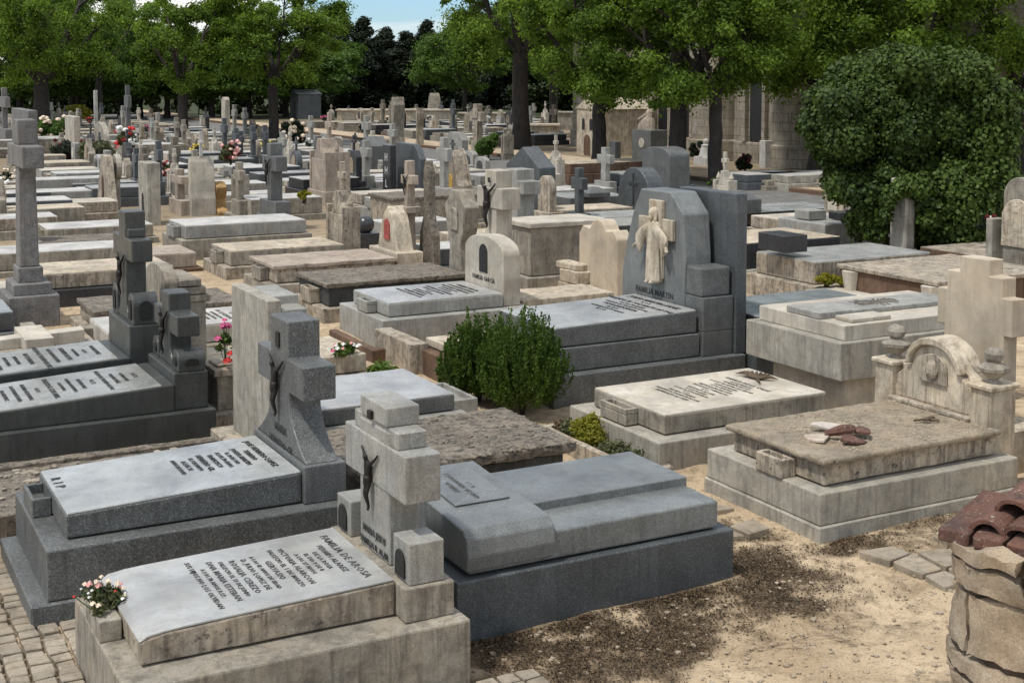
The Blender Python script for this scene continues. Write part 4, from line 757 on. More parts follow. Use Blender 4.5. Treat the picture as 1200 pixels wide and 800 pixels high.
pt('dark brown tomb under the arched monument at the right edge', 1150, 300, .7, 3.2, 1.5, .2, 'brown_stone', 'brown_stone', 'limestone_stained', old=1)
pt('low pale kerbed grave beneath the raised brown lid, right of centre', 1000, 352, .35, 2.4, 1.2, .1, 'limestone_grey', 'limestone_grey', 'limestone_white')
pt('low dark tomb with pale top in front of the amber scroll stone', 160, 300, .35, 1.2, 1.4, .05, 'brown_stone', 'limestone_pink', 'limestone_pink')
# loose blocks on tombs
def block(lab, px, py, z, l, wd, h, mat, name='stone_block', cat='stone block', cap=0):
    o = thing(name, lab, cat, *ST(px, py, z), z); b = MB().box(0, l, 0, wd, .001, h, .012, 2)
    if cap: b.hexa([(0, 0, h), (l, 0, h), (l, wd, h), (0, wd, h), (l * .35, wd * .35, h + cap), (l * .65, wd * .35, h + cap), (l * .65, wd * .65, h + cap), (l * .35, wd * .65, h + cap)], .004)
    b.build('block', mat, o); return o
block('dark plaque block leaning on the dark tomb with the cream top', 920, 297, .85, .5, .75, .3, 'granite_black')
block('pale square block on the grey tomb left of the ivy mass', 948, 258, .72, .5, .5, .2, 'granite_pale')
block('flat dark block nearest the ivy on the grey tomb', 985, 258, .72, .9, .4, .16, 'granite_black')
block('grey head block with shiny pyramid cap on the black modern tomb', 862, 252, .5, .8, .8, .35, 'granite_grey', cap=.2)
block('small grey block with a pyramid cap left of the round topped cross headstone', 690, 232, .56, .7, .6, .12, 'granite_grey', cap=.15)
o = thing('stacked_stones', 'stack of rough yellowish stones leaning at the foot of the cream stele', 'stones', *ST(680, 352, 0))
b = MB().box(0, .6, 0, .8, -.05, .25, .02).box(.0, .5, .1, .75, .251, .48, .02).box(.02, .3, .2, .9, .481, .6, .02).rough(.1, .012, 6, 5); b.build('stones', 'limestone_cream', o)
# uprights
mon('cream stele with a wavy top and small carved flowers, centre', 700, 352, 257, 62, 'wave', 'limestone_smooth', th=.3)
mon('blue-grey round topped headstone with an incised dark cross', 742, 262, 196, 55, 'arch', 'granite_blue', th=.5, cross=(.35, .9, 'granite_black'))
mon('larger grey shouldered headstone behind the round topped one with the cross', 768, 245, 172, 56, 'low_arch', 'granite_grey', th=.7)
mon('blue-grey upright panel with white side lettering in the middle distance', 476, 236, 168, 40, 'bevel', 'granite_blue', th=.2)
mon('beige arched headstone with a yellow emblem, right of the blue-grey upright panel', 528, 232, 176, 32, 'bell', 'limestone_stained', th=.4, relief=(.35, .2, .5, 'yellow_emblem'), rim=1)
mon('pale grey headstone with cut corners behind the yellow emblem headstone', 532, 196, 155, 26, 'bevel', 'granite_pale', th=.3)
mon('stepped blue-grey cross monument in the centre distance', 598, 285, 198, 52, 'cross', 'granite_pale', th=.5, sw=.6, aw=1.2, foot=.3)
mon('dark blue-grey tall headstone backing the stepped cross monument', 612, 262, 172, 58, 'gable', 'granite_blue', th=.5)
mon('tall pinkish monument with columns, cap and cross, left of centre', 374, 238, 132, 46, 'monument', 'limestone_pink', th=.7)
mon('small gothic gabled headstone with a niche, right of the tall pinkish monument', 412, 212, 166, 22, 'gothic', 'limestone_stained', th=.3, niche=(.3, .25, .55))
mon('dark roofed small shrine behind the gothic gabled headstone', 428, 200, 160, 36, 'gable', 'granite_grey', th=.8)
mon('white bell shaped monument with a thin white cross on top', 222, 252, 154, 34, 'bell', 'limestone_white', th=.7, topcross=183, cmat='white_marble')
mon('beige block cross beside the white bell shaped monument', 206, 250, 198, 24, 'cross', 'limestone_pink', th=.25, sw=.3)
mon('amber coloured scroll shaped stone right of the white bell shaped monument', 250, 250, 213, 24, 'fleur', 'ochre_stone', th=.3)
mon('plain square grey pillar right of the amber scroll stone', 272, 250, 205, 22, 'plain', 'limestone_grey', th=.5)
mon('grey cross headstone with a thin black crucifix, right of the square grey pillar', 315, 268, 168, 34, 'cross', 'granite_grey', th=.35, sw=.3, foot=.4, cruc=(.68, .32))
mon('beige triangular stone with a brown stripe, capped by a grey disc', 122, 250, 181, 30, 'pyramid', 'limestone_stained', th=.2)
mon('grey pillar headstone with an inset panel, right of the disc capped stone', 168, 262, 190, 26, 'plain', 'concrete', th=.35, niche=(.2, .15, .5))
mon('plain white rectangular stele left of the round topped grey one', 82, 182, 136, 18, 'plain', 'limestone_white', th=.3)
mon('round topped grey stele behind the olive bush at left', 116, 184, 143, 20, 'arch', 'concrete', th=.25)
mon('square rough granite headstone behind the tall granite cross shaft', 24, 190, 128, 30, 'plain', 'granite_coarse', th=.4)
mon('rough stone cross at the far left edge behind the tall granite cross', 3, 175, 103, 16, 'cross', 'granite_coarse', th=.3, sw=.35)
mon('tall slim grey cross beneath the trees at left', 148, 172, 100, 13, 'cross', 'granite_grey', th=.25, sw=.3, aw=.9, zb=.8)
mon('thin white pillar beside the trunk of the second tree from the left', 111, 168, 106, 5, 'plain', 'white_marble', th=.2)
mon('slender white stele right of the trunk with the white thin cross before it', 262, 160, 114, 10, 'bevel', 'limestone_white', th=.3)
mon('dark weathered monument with a drooping palm top, left of centre in the distance', 460, 178, 114, 18, 'fleur', 'limestone_grey', th=.6, foot=.5)
mon('pale rounded peak monument against the dark evergreens', 504, 142, 109, 18, 'bell', 'limestone_grey', th=.8)
mon('ringed stone cross on a plinth in front of the pale niche wall', 556, 186, 122, 14, 'cross', 'limestone_stained', th=.35, sw=.4, aw=1.1, relief=(.6, .74, .93, 'limestone_stained'))
mon('small stone cross on a tall pedestal left of the forked tree trunk', 590, 188, 136, 12, 'monument', 'limestone_grey', th=.4)
mon('rough statue like stone stub between the palm topped monument and the pale peak', 488, 172, 127, 10, 'fleur', 'limestone_stained', th=.4)
mon('grey arched monument with a recessed arched panel at the right edge', 1192, 300, 208, 60, 'arch', 'limestone_grey', th=.5, relief=(.7, .42, .82, 'limestone_cream'), rim=1, z0=.75)
mon('small grey pillar beside the arched monument at the right edge', 1158, 296, 256, 18, 'plain', 'concrete', th=.3, z0=.75)
mon('dark grey cross headstone against the chapel wall', 917, 193, 150, 34, 'cross', 'granite_grey', th=.5, sw=.5, zb=.6)
mon('white box shaped headstone under the chapel wall', 893, 196, 165, 18, 'plain', 'white_marble', th=.5)
mon('slim white spire shaped headstone by the chapel wall, left of the ivy', 940, 188, 144, 18, 'pyramid', 'white_marble', th=.35)
mon('low white stone wall with a scalloped top, left of the ivy mass', 962, 188, 160, 26, 'wave', 'limestone_pink', th=.35)
mon('dark blue tall headstone in front of the chapel, left of the middle trunk', 717, 192, 166, 14, 'plain', 'granite_blue', th=.3)
o = thing('ball_finial', 'dark polished stone ball between the pinnacled and red emblem headstones', 'stone ball', *ST(428, 275, .3), .1)
MB().box(-.25, .25, -.25, .25, -.1, .25, .01).build('plinth', 'granite_black', o); MB().ball((0, 0, .43), .21, sub=3).build('ball', 'granite_black', o, smooth=True)
s, t = ST(122, 250); D = W(s, t).y; o = thing('disc_stone', 'pale round disc standing behind the brown striped triangular stone', 'headstone', s + .3, t)
zt = HZ(s, t, 181); MB().yz(arc(0, zt - .36, .36, 0, 360, 18)[:-1] , 0, .16, .012).yz([(-.14, -.1), (.14, -.1), (.14, zt - .7), (-.14, zt - .7)], .02, .14, .01).build('disc', 'concrete', o)
MB().yz([(-.06, .0), (.12, .0), (.06, 1.0), (-.02, 1.1)], -.34, -.322, .003).build('stripe', 'brown_stone', o)
# white lettering beside the upright panel
s, t = ST(453, 236); o = thing('narrow_slab', 'narrow dark slab with raised white letters left of the blue-grey upright panel', 'headstone', s, t)
h = MB().box(0, .2, -.3, .3, -.1, 1.75, .01).build('headstone', 'granite_black', o); inscription(h, ['H', 'H', 'L'], [.34, .34, .34], (-.005, 0, 1.6), 'face', 'lettering_light', gap=1.2)
# statue on dark pedestal by the chapel
s, t = ST(757, 190); o = thing('statue', 'seated mourning figure statue on a dark pedestal with oval medallion, between the trunks', 'statue', s, t)
zz = HZ(s, t, 152); zt = HZ(s, t, 122); hh = zt - zz
MB().box(-.3, .6, -.8, .7, -.1, zz, .02).build('pedestal', 'granite_grey', o); MB().yz(arc(-.1, zz * .6, .22, 0, 360, 14)[:-1], -.33, -.302, .01).build('medallion', 'limestone_white', o)
MB().rings([[(.1 + rx * math.cos(a), dy + ry * math.sin(a), zz + hh * z) for a in [6.2832 * i / 14 for i in range(14)]] for z, rx, ry, dy in ((0, .3, .6, .1), (.15, .3, .55, .1), (.35, .28, .4, 0), (.5, .2, .24, -.1), (.7, .19, .24, -.15), (.8, .12, .16, -.17), (.84, .06, .06, -.18))]).ball((.06, -.2, zz + hh * .92), hh * .09, (1, .9, 1.2)).tube([(.05, -.3, zz + hh * .72), (-.1, .1, zz + hh * .5), (-.1, .5, zz + hh * .4)], [.1, .07, .05]).rough(.15, .02, 5).build('figure', 'limestone_pink', o)
s, t = ST(827, 193); o = thing('statue', 'small white angel statue between the two right hand trunks', 'statue', s, t); zt = HZ(s, t, 163)
MB().box(-.3, .3, -.5, .5, -.1, .35, .02).lathe([(.32, .351), (.26, .5 * zt), (.2, .68 * zt), (.22, .76 * zt), (.07, .82 * zt)], 0, 0, 12).ball((0, 0, .9 * zt), .14).yz([(.1, .5 * zt), (.5, .45 * zt), (.45, .75 * zt), (.2, .8 * zt)], .1, .16, .01).yz([(-.1, .5 * zt), (-.5, .45 * zt), (-.45, .75 * zt), (-.2, .8 * zt)], .1, .16, .01).build('figure', 'white_marble', o)

# ---- beyond the road, near the chapel
for a in ((876, 205, .55, 2.4, 1.5, 'granite_blue', 'white_marble', 'dark tomb with bright top under the chapel, right of the right hand trunk'),
          (925, 206, .55, 2.6, 1.6, 'concrete', 'white_marble', 'pale topped tomb under the slim white spire headstone'),
          (735, 205, .8, 2.4, 1.6, 'granite_blue', 'granite_pale_polished_lit', 'blue-grey tomb between the second and third big trunks, by the road'),
          (668, 192, .75, 3.6, 1.8, 'brown_stone', 'limestone_cream', 'long brown walled tomb with pale top left of the second big trunk'),
          (900, 212, .35, 1.6, 1.2, 'limestone_grey', 'limestone_grey', 'low grey kerbed grave at the road edge below the chapel'),
          (985, 213, .4, 1.6, 1.2, 'limestone_grey', 'concrete', 'low grey grave at the road edge touching the ivy mass')):
    pt(a[7], a[0], a[1], a[2], a[3], a[4], a[2] * .5, a[5], a[5], a[6])

# ================================================================== BUILDINGS
o = thing('chapel', 'sandstone chapel with half round towers and dark tall recesses behind the right hand trees', 'chapel', 37.5, 39.5)
stone('sandstone_blocks', (.36, .325, .265), spk=.1, rough=.95, bump=.3, stain=.4, streak=.5, stain_c=(.16, .13, .1))
def _courses():
    m = M['sandstone_blocks']; nt = m.node_tree; b = nt.nodes['Principled BSDF']; src = b.inputs['Base Color'].links[0].from_socket
    br = nd(nt, 'ShaderNodeTexBrick', Scale=1); br.inputs['Color1'].default_value = (1, 1, 1, 1); br.inputs['Color2'].default_value = (.8, .8, .78, 1); br.inputs['Mortar'].default_value = (.45, .42, .38, 1)
    br.inputs['Brick Width'].default_value = .9; br.inputs['Row Height'].default_value = .38; br.inputs['Mortar Size'].default_value = .012
    tcb = nt.nodes.new('ShaderNodeTexCoord'); sp = nt.nodes.new('ShaderNodeSeparateXYZ'); cb = nt.nodes.new('ShaderNodeCombineXYZ'); nt.links.new(tcb.outputs['Object'], sp.inputs[0]); nt.links.new(sp.outputs[1], cb.inputs[0]); nt.links.new(sp.outputs[2], cb.inputs[1]); nt.links.new(cb.outputs[0], br.inputs['Vector'])
    nt.links.new(mix(nt, 1, src, br.outputs[0], 'MULTIPLY'), b.inputs['Base Color'])
_courses()
wl = MB().box(0, 6, -2, 24, -.2, 8.5, .05).box(-.15, 0, -2, 24, -.2, .9, .03).box(-.25, 6.2, -2.2, 24.2, 8.5, 9, .05).build('wall', 'sandstone_blocks', o)
MB().prism([(-.6, 9.001), (6.6, 9.001), (3, 11)], lambda u, v, a: (u, a, v), -2.3, 24.3, .02).build('roof', 'slate_roof', o)
for y in (5.2, 10.8, 18.5): MB().lathe([(1.35, -.2), (1.35, .9), (1.2, .95), (1.2, 7.9), (1.4, 8.1), (1.4, 8.4)], 0, y, 24).build('tower', 'sandstone_blocks', o)
for y in (8.0, 13.4, 15.2, 21): q = MB().yz(profile('arch', y - .45, y + .45, .9, 6.3), -.03, -.003, .005).build('recess', 'window_dark', o)  # flat dark plates paint the shade of recesses; the wall is not cut
for y in (7.3, 8.7, 12.7, 14.1, 14.5, 15.9, 20.3, 21.7): MB().box(-.22, -.001, y - .12, y + .12, .9, 6.6, .02).build('pilaster', 'sandstone_blocks', o)
o = thing('mausoleum', 'small ochre mausoleum with a cross and twin windows left of the second big trunk', 'mausoleum', *ST(688, 182))
s, t = ST(688, 182); zt = HZ(s, t, 128)
wl = MB().box(0, 3, -1.0, 1.0, -.1, zt, .02).prism([(-1.1, zt), (1.1, zt), (0, zt + .55)], lambda u, v, a: (a, u, v), -.05, 3.05, .01).build('wall', 'limestone_cream', o)
MB().yz(cross_pts(0, zt + .5, zt + 1.1, .1, .45, zt + .8, zt + .9), .1, .2, .005).build('cross', 'limestone_cream', o)
for y in (-.35, .35): MB().yz(profile('arch', y - .12, y + .12, zt * .55, zt * .8), -.02, -.003, .004).build('window', 'window_dark', o)
MB().yz(profile('arch', -.3, .3, 0, zt * .45), -.02, -.003, .004).build('door', 'brown_stone', o)
def nichewall(lab, px0, px1, pyb, pyt, mat):
    p0, p1 = G(px0, pyb), G(px1, pyb); L = (p1 - p0).length; a = math.atan2(p1.y - p0.y, p1.x - p0.x); zt = CH - (pyt - 84.5) / FPX * p0.y
    o = thing('niche_wall', lab, 'wall', 0, 0, at=p0); o.rotation_euler = (0, 0, a); MB().box(0, L, 0, 1.5, -.2, zt, .03).box(-.1, L + .1, -.1, 1.6, zt, zt + .12, .02).build('wall', mat, o)
    n = max(3, int(L / 1.6))
    for k in range(n): MB().box(L * (k + .2) / n, L * (k + .8) / n, -.02, -.003, .25, zt - .25, .005).build('niche', 'limestone_grey', o)
nichewall('long low pale niche wall before the evergreens, left of the ringed cross', 395, 532, 150, 130, 'limestone_cream')
nichewall('low pale niche wall before the evergreens, right of the ringed cross', 538, 600, 150, 134, 'limestone_stained')
nichewall('cream niche wall between the forked trunk and the second big trunk', 622, 655, 165, 148, 'limestone_cream')
nichewall('stepped grey niche wall left of the ochre mausoleum', 654, 682, 152, 133, 'limestone_grey')
o = thing('mausoleum', 'plain grey mausoleum with sloping roof behind the fourth tree from the left', 'mausoleum', *ST(345, 139))
MB().box(0, 2, -1.2, 1.2, -.1, 2.1, .02).prism([(-1.3, 2.101), (1.3, 2.101), (0, 2.5)], lambda u, v, a: (a, u, v), -.1, 2.1, .01).build('wall', 'granite_blue', o); MB().box(-.02, -.003, -.35, .35, 0, 1.6, .005).build('door', 'window_dark', o)

# ================================================================== FAR ROWS OF TOMBS (each its own object)
STONE_D = {'granite_pale': 'grey', 'limestone_grey': 'weathered beige', 'granite_black': 'black', 'limestone_stained': 'stained cream', 'granite_blue': 'blue-grey', 'mossy_stone': 'mossy brown', 'limestone_white': 'whitish'}
HSD = {None: 'tomb without headstone', 'cross': 'tomb with cross', 'arch': 'tomb with round headstone', 'plain': 'tomb with square headstone', 'gothic': 'tomb with pointed headstone', 'monument': 'tomb with pinnacled monument', 'bevel': 'tomb with cornered headstone', 'wave': 'tomb with wavy headstone', 'low_arch': 'tomb with curved headstone'}
PROT = []
rr = random.Random(77)
specs = [('granite_pale', 'white_marble', None), ('granite_black', 'granite_grey_polished_lit', None), ('limestone_grey', 'white_marble', 'cross'), ('limestone_stained', 'limestone_cream', None),
         ('granite_pale', 'granite_pale_polished_lit', 'plain'), ('granite_blue', 'granite_pale_polished_lit', 'cross'), ('limestone_stained', 'limestone_cream', 'arch'), ('limestone_white', 'white_marble', 'monument'),
         ('mossy_stone', 'limestone_stained', None), ('granite_pale', 'white_marble', 'cross'), ('limestone_grey', 'limestone_cream', 'gothic'), ('granite_black', 'white_marble', 'bevel'), ('limestone_white', 'white_marble', None), ('granite_blue', 'white_marble', 'arch'), ('limestone_stained', 'limestone_white', 'wave'), ('mossy_stone', 'limestone_grey', 'cross'), ('granite_pale', 'limestone_white', 'low_arch'), ('limestone_grey', 'mossy_stone', 'arch'), ('limestone_white', 'limestone_grey', 'cross')]
for k, (mb, tp, hst) in enumerate(specs):
    h = None
    if hst: h = dict(topcross=None, style=hst, w=rr.uniform(.65, .95), z1=rr.uniform(.95, 1.4) + (.45 if hst in ('cross', 'monument') else 0), th=.22, mat=mb, rough=0)
    if hst in ('arch', 'gothic', 'low_arch', 'wave', 'plain', 'bevel'):
        h['foot'] = .45; h['relief'] = (h['w'] * .5, h['z1'] * .5, h['z1'] * .85, rr.choice(['limestone_white', 'granite_black', 'limestone_cream', 'carved_shade']))
        if k % 2: h['topcross'] = h['z1'] + .42
    o = tomb('x', 0, 0, rr.uniform(2.0, 2.3), rr.uniform(1.05, 1.35), rr.uniform(.15, .3), rr.uniform(.4, .65), mb, mb, tp, hs=h, old=0, m=.12, fbox=(.4, .8) if k % 3 == 0 else None)
    PROT.append((o, mb, hst)); 
used = [False] * len(PROT); FAR = []
OCC += [(1.4, 4.5, 5, 27), (4, 7, 5, 24), (-3, 4, 5, 26), (7, 10.9, 5, 32), (10.5, 13, 5, 24), (4.6, 7.8, 31, 34), (24.0, 31.8, 0, 200), (31.6, 44, 0, 64), (18.2, 25, 18, 24.5)]
for base in [x * 6.25 for x in range(-8, 12)]:
    for half, off in ((0, 1.45), (1, 4.05)):
        s = base + off; t = 16 + rr.uniform(0, 1)
        while t < 118:
            step = rr.uniform(1.38, 1.75) * (1 if t < 60 else 1.2); t += step
            c = W(s + 1.2, t + .6, .5); px, py = PX(c)
            if not (-30 < px < 1230) or py < 131 or py > 420: continue
            if c.y > 104: continue
            if rr.random() < .04 or not free(s + .05, s + 2.35, t + .05, t + 1.2): continue
            if not (s < 24 or s > 31.6): continue
            if c.y > 64 and c.x > 2: continue
            FAR.append((s, t, half, px, py, c.y))
FAR.sort(key=lambda a: a[5]); FAR = FAR[:225]
ANCH = [(22, 200, 'the tall granite cross'), (122, 200, 'the disc capped stone'), (222, 200, 'the white bell monument'), (315, 210, 'the grey crucifix cross'), (374, 180, 'the tall pinkish monument'), (476, 200, 'the blue-grey upright panel'),
        (528, 200, 'the yellow emblem headstone'), (598, 230, 'the stepped monument'), (742, 225, 'the incised cross headstone'), (640, 250, 'the taupe vault'), (215, 150, 'the third tree trunk'), (50, 140, 'the far left trunk'), (320, 150, 'the fourth tree trunk'),
        (460, 145, 'the palm topped monument'), (556, 155, 'the ringed stone cross'), (610, 150, 'the forked trunk'), (700, 180, 'the second big trunk'), (815, 190, 'the two right trunks'), (917, 175, 'the chapel wall cross'), (875, 270, 'the statue headstone'), (1045, 270, 'the ivy mass'), (1170, 320, 'the arched monument at right'), (100, 270, 'the taller dark green cross')]
FI = []
for (s, t, half, px, py, d) in FAR:
    k = rr.randrange(len(PROT)); p, mb, hst = PROT[k]
    if not used[k]: o = p; used[k] = True
    else: o = copy_tree(p)
    if half == 0: o.location = W(s, t); o.rotation_euler = (0, 0, ANG + R(rr.uniform(-2, 2)))
    else: o.location = W(s + 2.4, t + 1.2); o.rotation_euler = (0, 0, ANG + math.pi + R(rr.uniform(-2, 2)))
    o.scale = (rr.uniform(.9, 1.05), rr.uniform(.85, 1.1), rr.uniform(.85, 1.2))
    a = min(ANCH, key=lambda q: (q[0] - px) ** 2 + 6 * (q[1] - py) ** 2); dx, dy = px - a[0], py - a[1]
    rel = ('right of ' if dx > 0 else 'left of ') if abs(dx) > 14 else ('beyond ' if dy < 0 else 'in front of ')
    FI.append((o, STONE_D[mb], HSD[hst], rel + a[2], px, py)); o['category'] = 'tomb'; o['group'] = 'tombs in the crowded far rows'
def far_flowers(flower_fn):
    r2 = random.Random(9); seen = {}
    cand = [f for f in FI if f[5] < 260]; r2.shuffle(cand)
    for f in cand[:26]:
        o_, px, py = f[0], f[4], f[5]; a = min(ANCH, key=lambda q: (q[0] - px) ** 2 + 6 * (q[1] - py) ** 2); col_ = r2.choice(['red', 'white', 'pink', 'cream', 'yellow'])
        rel = ('right of ' if px > a[0] else 'left of ') + a[2]; key = (col_, rel); seen[key] = seen.get(key, 0) + 1
        if seen[key] > 1: continue
        M_ = o_.matrix_basis; p = M_ @ Vector((r2.uniform(.3, 1.8), .6, .0)); p.z = o_.scale.z * o_.children[0].get('top', .6)
        flower_fn('small %s flowers on a far tomb, %s' % (col_, rel), p, col_, r2)
for k, u in enumerate(used):
    if not u:
        for ch in list(PROT[k][0].children_recursive): bpy.data.objects.remove(ch)
        bpy.data.objects.remove(PROT[k][0])
grp = {}
for f in FI: grp.setdefault((f[1], f[2], f[3]), []).append(f)
ORD = ['nearest', 'second nearest', 'third nearest', 'fourth nearest', 'fifth nearest', 'sixth nearest', 'seventh nearest', 'eighth nearest']
for (a, b_, c_), L_ in grp.items():
    L_.sort(key=lambda f: -f[5])
    for i, f in enumerate(L_): f[0]['label'] = f'{a} {b_}, {c_}' if len(L_) == 1 else f'{ORD[min(i, 7)]} {a} {b_}, {c_}'
print('FAR', len(FI), 'dups', len(FI) - len({f[0]['label'] for f in FI}))

# ================================================================== TREES
def trunk_mesh(rr, H, r0, fork, spread, nl, name, parent, lean=0):
    b = MB(); n = 7
    pts = [(lean * (i / n) * fork + rr.uniform(-.04, .04), rr.uniform(-.05, .05), -.2 + (fork + .2) * i / n) for i in range(n + 1)]
    b.tube(pts, [r0 * (1.35 if i == 0 else 1.12 if i == 1 else 1 - .22 * i / n) for i in range(n + 1)], 12)
    base = Vector(pts[-1]); tips = []
    for k in range(nl):
        a = 6.2832 * k / nl + rr.uniform(-.4, .4); L = spread * rr.uniform(.6, 1.05); hh = (H - fork) * rr.uniform(.45, .85)
        q = [base + Vector((0, 0, -.15))]
        for i in range(1, 6):
            u = i / 5; q.append(base + Vector((math.cos(a) * L * u ** .8, math.sin(a) * L * u ** .8, hh * u)) + Vector((rr.uniform(-.15, .15), rr.uniform(-.15, .15), 0)) * u * 1.6)
        r1 = r0 * rr.uniform(.42, .6); b.tube(q, [r1 * (1 - .8 * i / 5) for i in range(6)], 7); tips.append(q[-1])
        for j in (2, 3, 4):
            for _ in range(2):
                a2 = a + rr.uniform(-1.4, 1.4); l2 = spread * rr.uniform(.25, .5); e = q[j] + Vector((math.cos(a2) * l2, math.sin(a2) * l2, rr.uniform(.1, .9) * l2))
                m_ = (q[j] + e) / 2 + Vector((rr.uniform(-.1, .1), rr.uniform(-.1, .1), .1)); b.tube([q[j], m_, e], [r1 * .35, r1 * .22, r1 * .08], 5); tips.append(e)
    b.rough(.3, .025, 4, r0) if H < 20 else None
    return b.build(name, 'bark', parent, smooth=True), tips
def tree(lab, at, H, r0, fork, cw, czl, seed, mat='foliage_bright', nl=6, n=420, leaf=.12, nclump=60, lean=0, group=None, holes=.3, name='broadleaf_tree'):
    rr = random.Random(seed); o = thing(name, lab, 'tree', 0, 0, at=at, group=group); o.rotation_euler = (0, 0, rr.uniform(0, .6))
    _, tips = trunk_mesh(rr, H, r0, fork, cw * .42, nl, 'trunk', o, lean)
    cl = []
    cz, hz = (H + czl) / 2, (H - czl) / 2
    for k in range(nclump):
        for _ in range(20):
            u = Vector((rr.gauss(0, 1), rr.gauss(0, 1), rr.gauss(0, 1))).normalized() * rr.uniform(.35, 1) ** .5
            wob = 1 + .3 * noise.noise(u * 1.6 + Vector((seed, 0, 0)))
            p = Vector((u.x * cw / 2 * wob, u.y * cw / 2 * wob, cz + u.z * hz * wob))
            if noise.noise(p * .55 + Vector((seed * 3, 1, 2))) > -.12 + holes * .1: break
        cl.append((p.x, p.y, p.z, rr.choice([.35, .5, .65, .85]) * rr.uniform(.85, 1.15) * cw / 7.5))
    for tp in tips: cl.append((tp.x, tp.y, tp.z, rr.uniform(.4, .7) * cw / 7.5))
    leaves('crown', mat, o, cl, int(n * 1.9), leaf * .68, seed, up=.35, flat=.7, shell=.15)
    return o
def tr(lab, px, pyb, pxw, ptop, H, cw, czl, seed, **k):
    g = G(px, pyb); g.z = 0; D = g.y; return tree(lab, g, H, pxw / FPX * D / 2, max(2.2, czl + .6), cw, czl, seed, **k)
tr('tree with the thick dark trunk at the far left', 50, 160, 21, 0, 11.5, 9.5, 2.9, 1, nl=7, n=330, mat='foliage_bright', nclump=80)
tr('thin trunked tree between the far left one and the third from the left', 117, 144, 9, 0, 11, 8, 3.2, 2, n=280, mat='foliage_mid')
tr('third tree from the left, dark trunk rising behind the white bell shaped monument', 215, 172, 13, 0, 9.3, 5.6, 2.8, 3, n=420, leaf=.11)
tr('fourth tree from the left, standing alone left of the patch of sky', 321, 170, 13, 0, 10.8, 7.6, 3.0, 4, n=480, leaf=.12, nclump=75)
tr('forked tree just right of the patch of sky and dark evergreens', 610, 176, 22, 0, 12.5, 9.0, 4.4, 5, n=420, nl=5, nclump=70)
tr('thinner trunked tree behind, between the forked tree and the second big trunk', 648, 160, 11, 0, 11, 8, 3.4, 6, n=300, mat='foliage_mid')
tr('tree with straight trunk by the road, third trunk from the right', 702, 207, 19, 0, 9.5, 6.6, 2.75, 7, n=480, leaf=.1, nclump=70)
tr('tree with the thickest trunk behind the round topped headstones', 794, 215, 24, 0, 9.5, 7.0, 2.7, 8, n=480, leaf=.1, nclump=75)
tr('tree with slimmer trunk right behind the statue headstone', 838, 217, 18, 0, 9.2, 5.8, 2.6, 9, n=450, leaf=.1)
tr('bright green tree behind the chapel front, left of the ivy mass', 955, 205, 15, 0, 10.5, 9.4, 2.9, 10, n=500, nclump=75)
tr('leafy tree rising behind the ivy mass', 1080, 212, 18, 0, 11, 8.2, 3.0, 11, n=430, nclump=80)
tr('leafy tree at the right edge behind the ivy mass', 1195, 205, 18, 0, 11, 8.5, 2.8, 12, n=430, nclump=80)
tr('bright tree far behind, over the chapel roof', 1010, 172, 16, 0, 14.5, 12.5, 3.0, 21, n=280, nclump=80, leaf=.17)
# deeper trees
proto = None
BG = [(-20, 150, 12, 'at the left edge'), (85, 140, 11, 'just right of the thick dark trunk'), (165, 138, 9, 'left of the third trunk'), (262, 139, 9.5, 'between the third and fourth trees'), (545, 139, 9, 'left of the forked tree'), (700, 140, 13, 'behind the second big trunk'), (770, 143, 13, 'left of the thickest trunk'), (870, 140, 13, 'behind the slimmer trunk'), (1120, 150, 13, 'behind the ivy mass'), (1210, 148, 13, 'at the right edge')]
for i, (px, py, H, wh) in enumerate(BG):
    g = G(px, py); g.z = 0
    if i < 2:
        o = tree('x', g, 12, .3, 3.5, 11, 2.2, 40 + i, mat='foliage_mid', n=260, leaf=.22, nclump=70); 
        if i == 0: p0 = o
        else: p1 = o
    else: o = copy_tree((p0, p1)[i % 2]); o.location = g; o.rotation_euler = (0, 0, i * 1.3)
    o.scale = (H / 12,) * 3
    o['label'] = 'distant leafy tree in the background ' + wh; o['category'] = 'tree'; o['group'] = 'distant leafy trees'
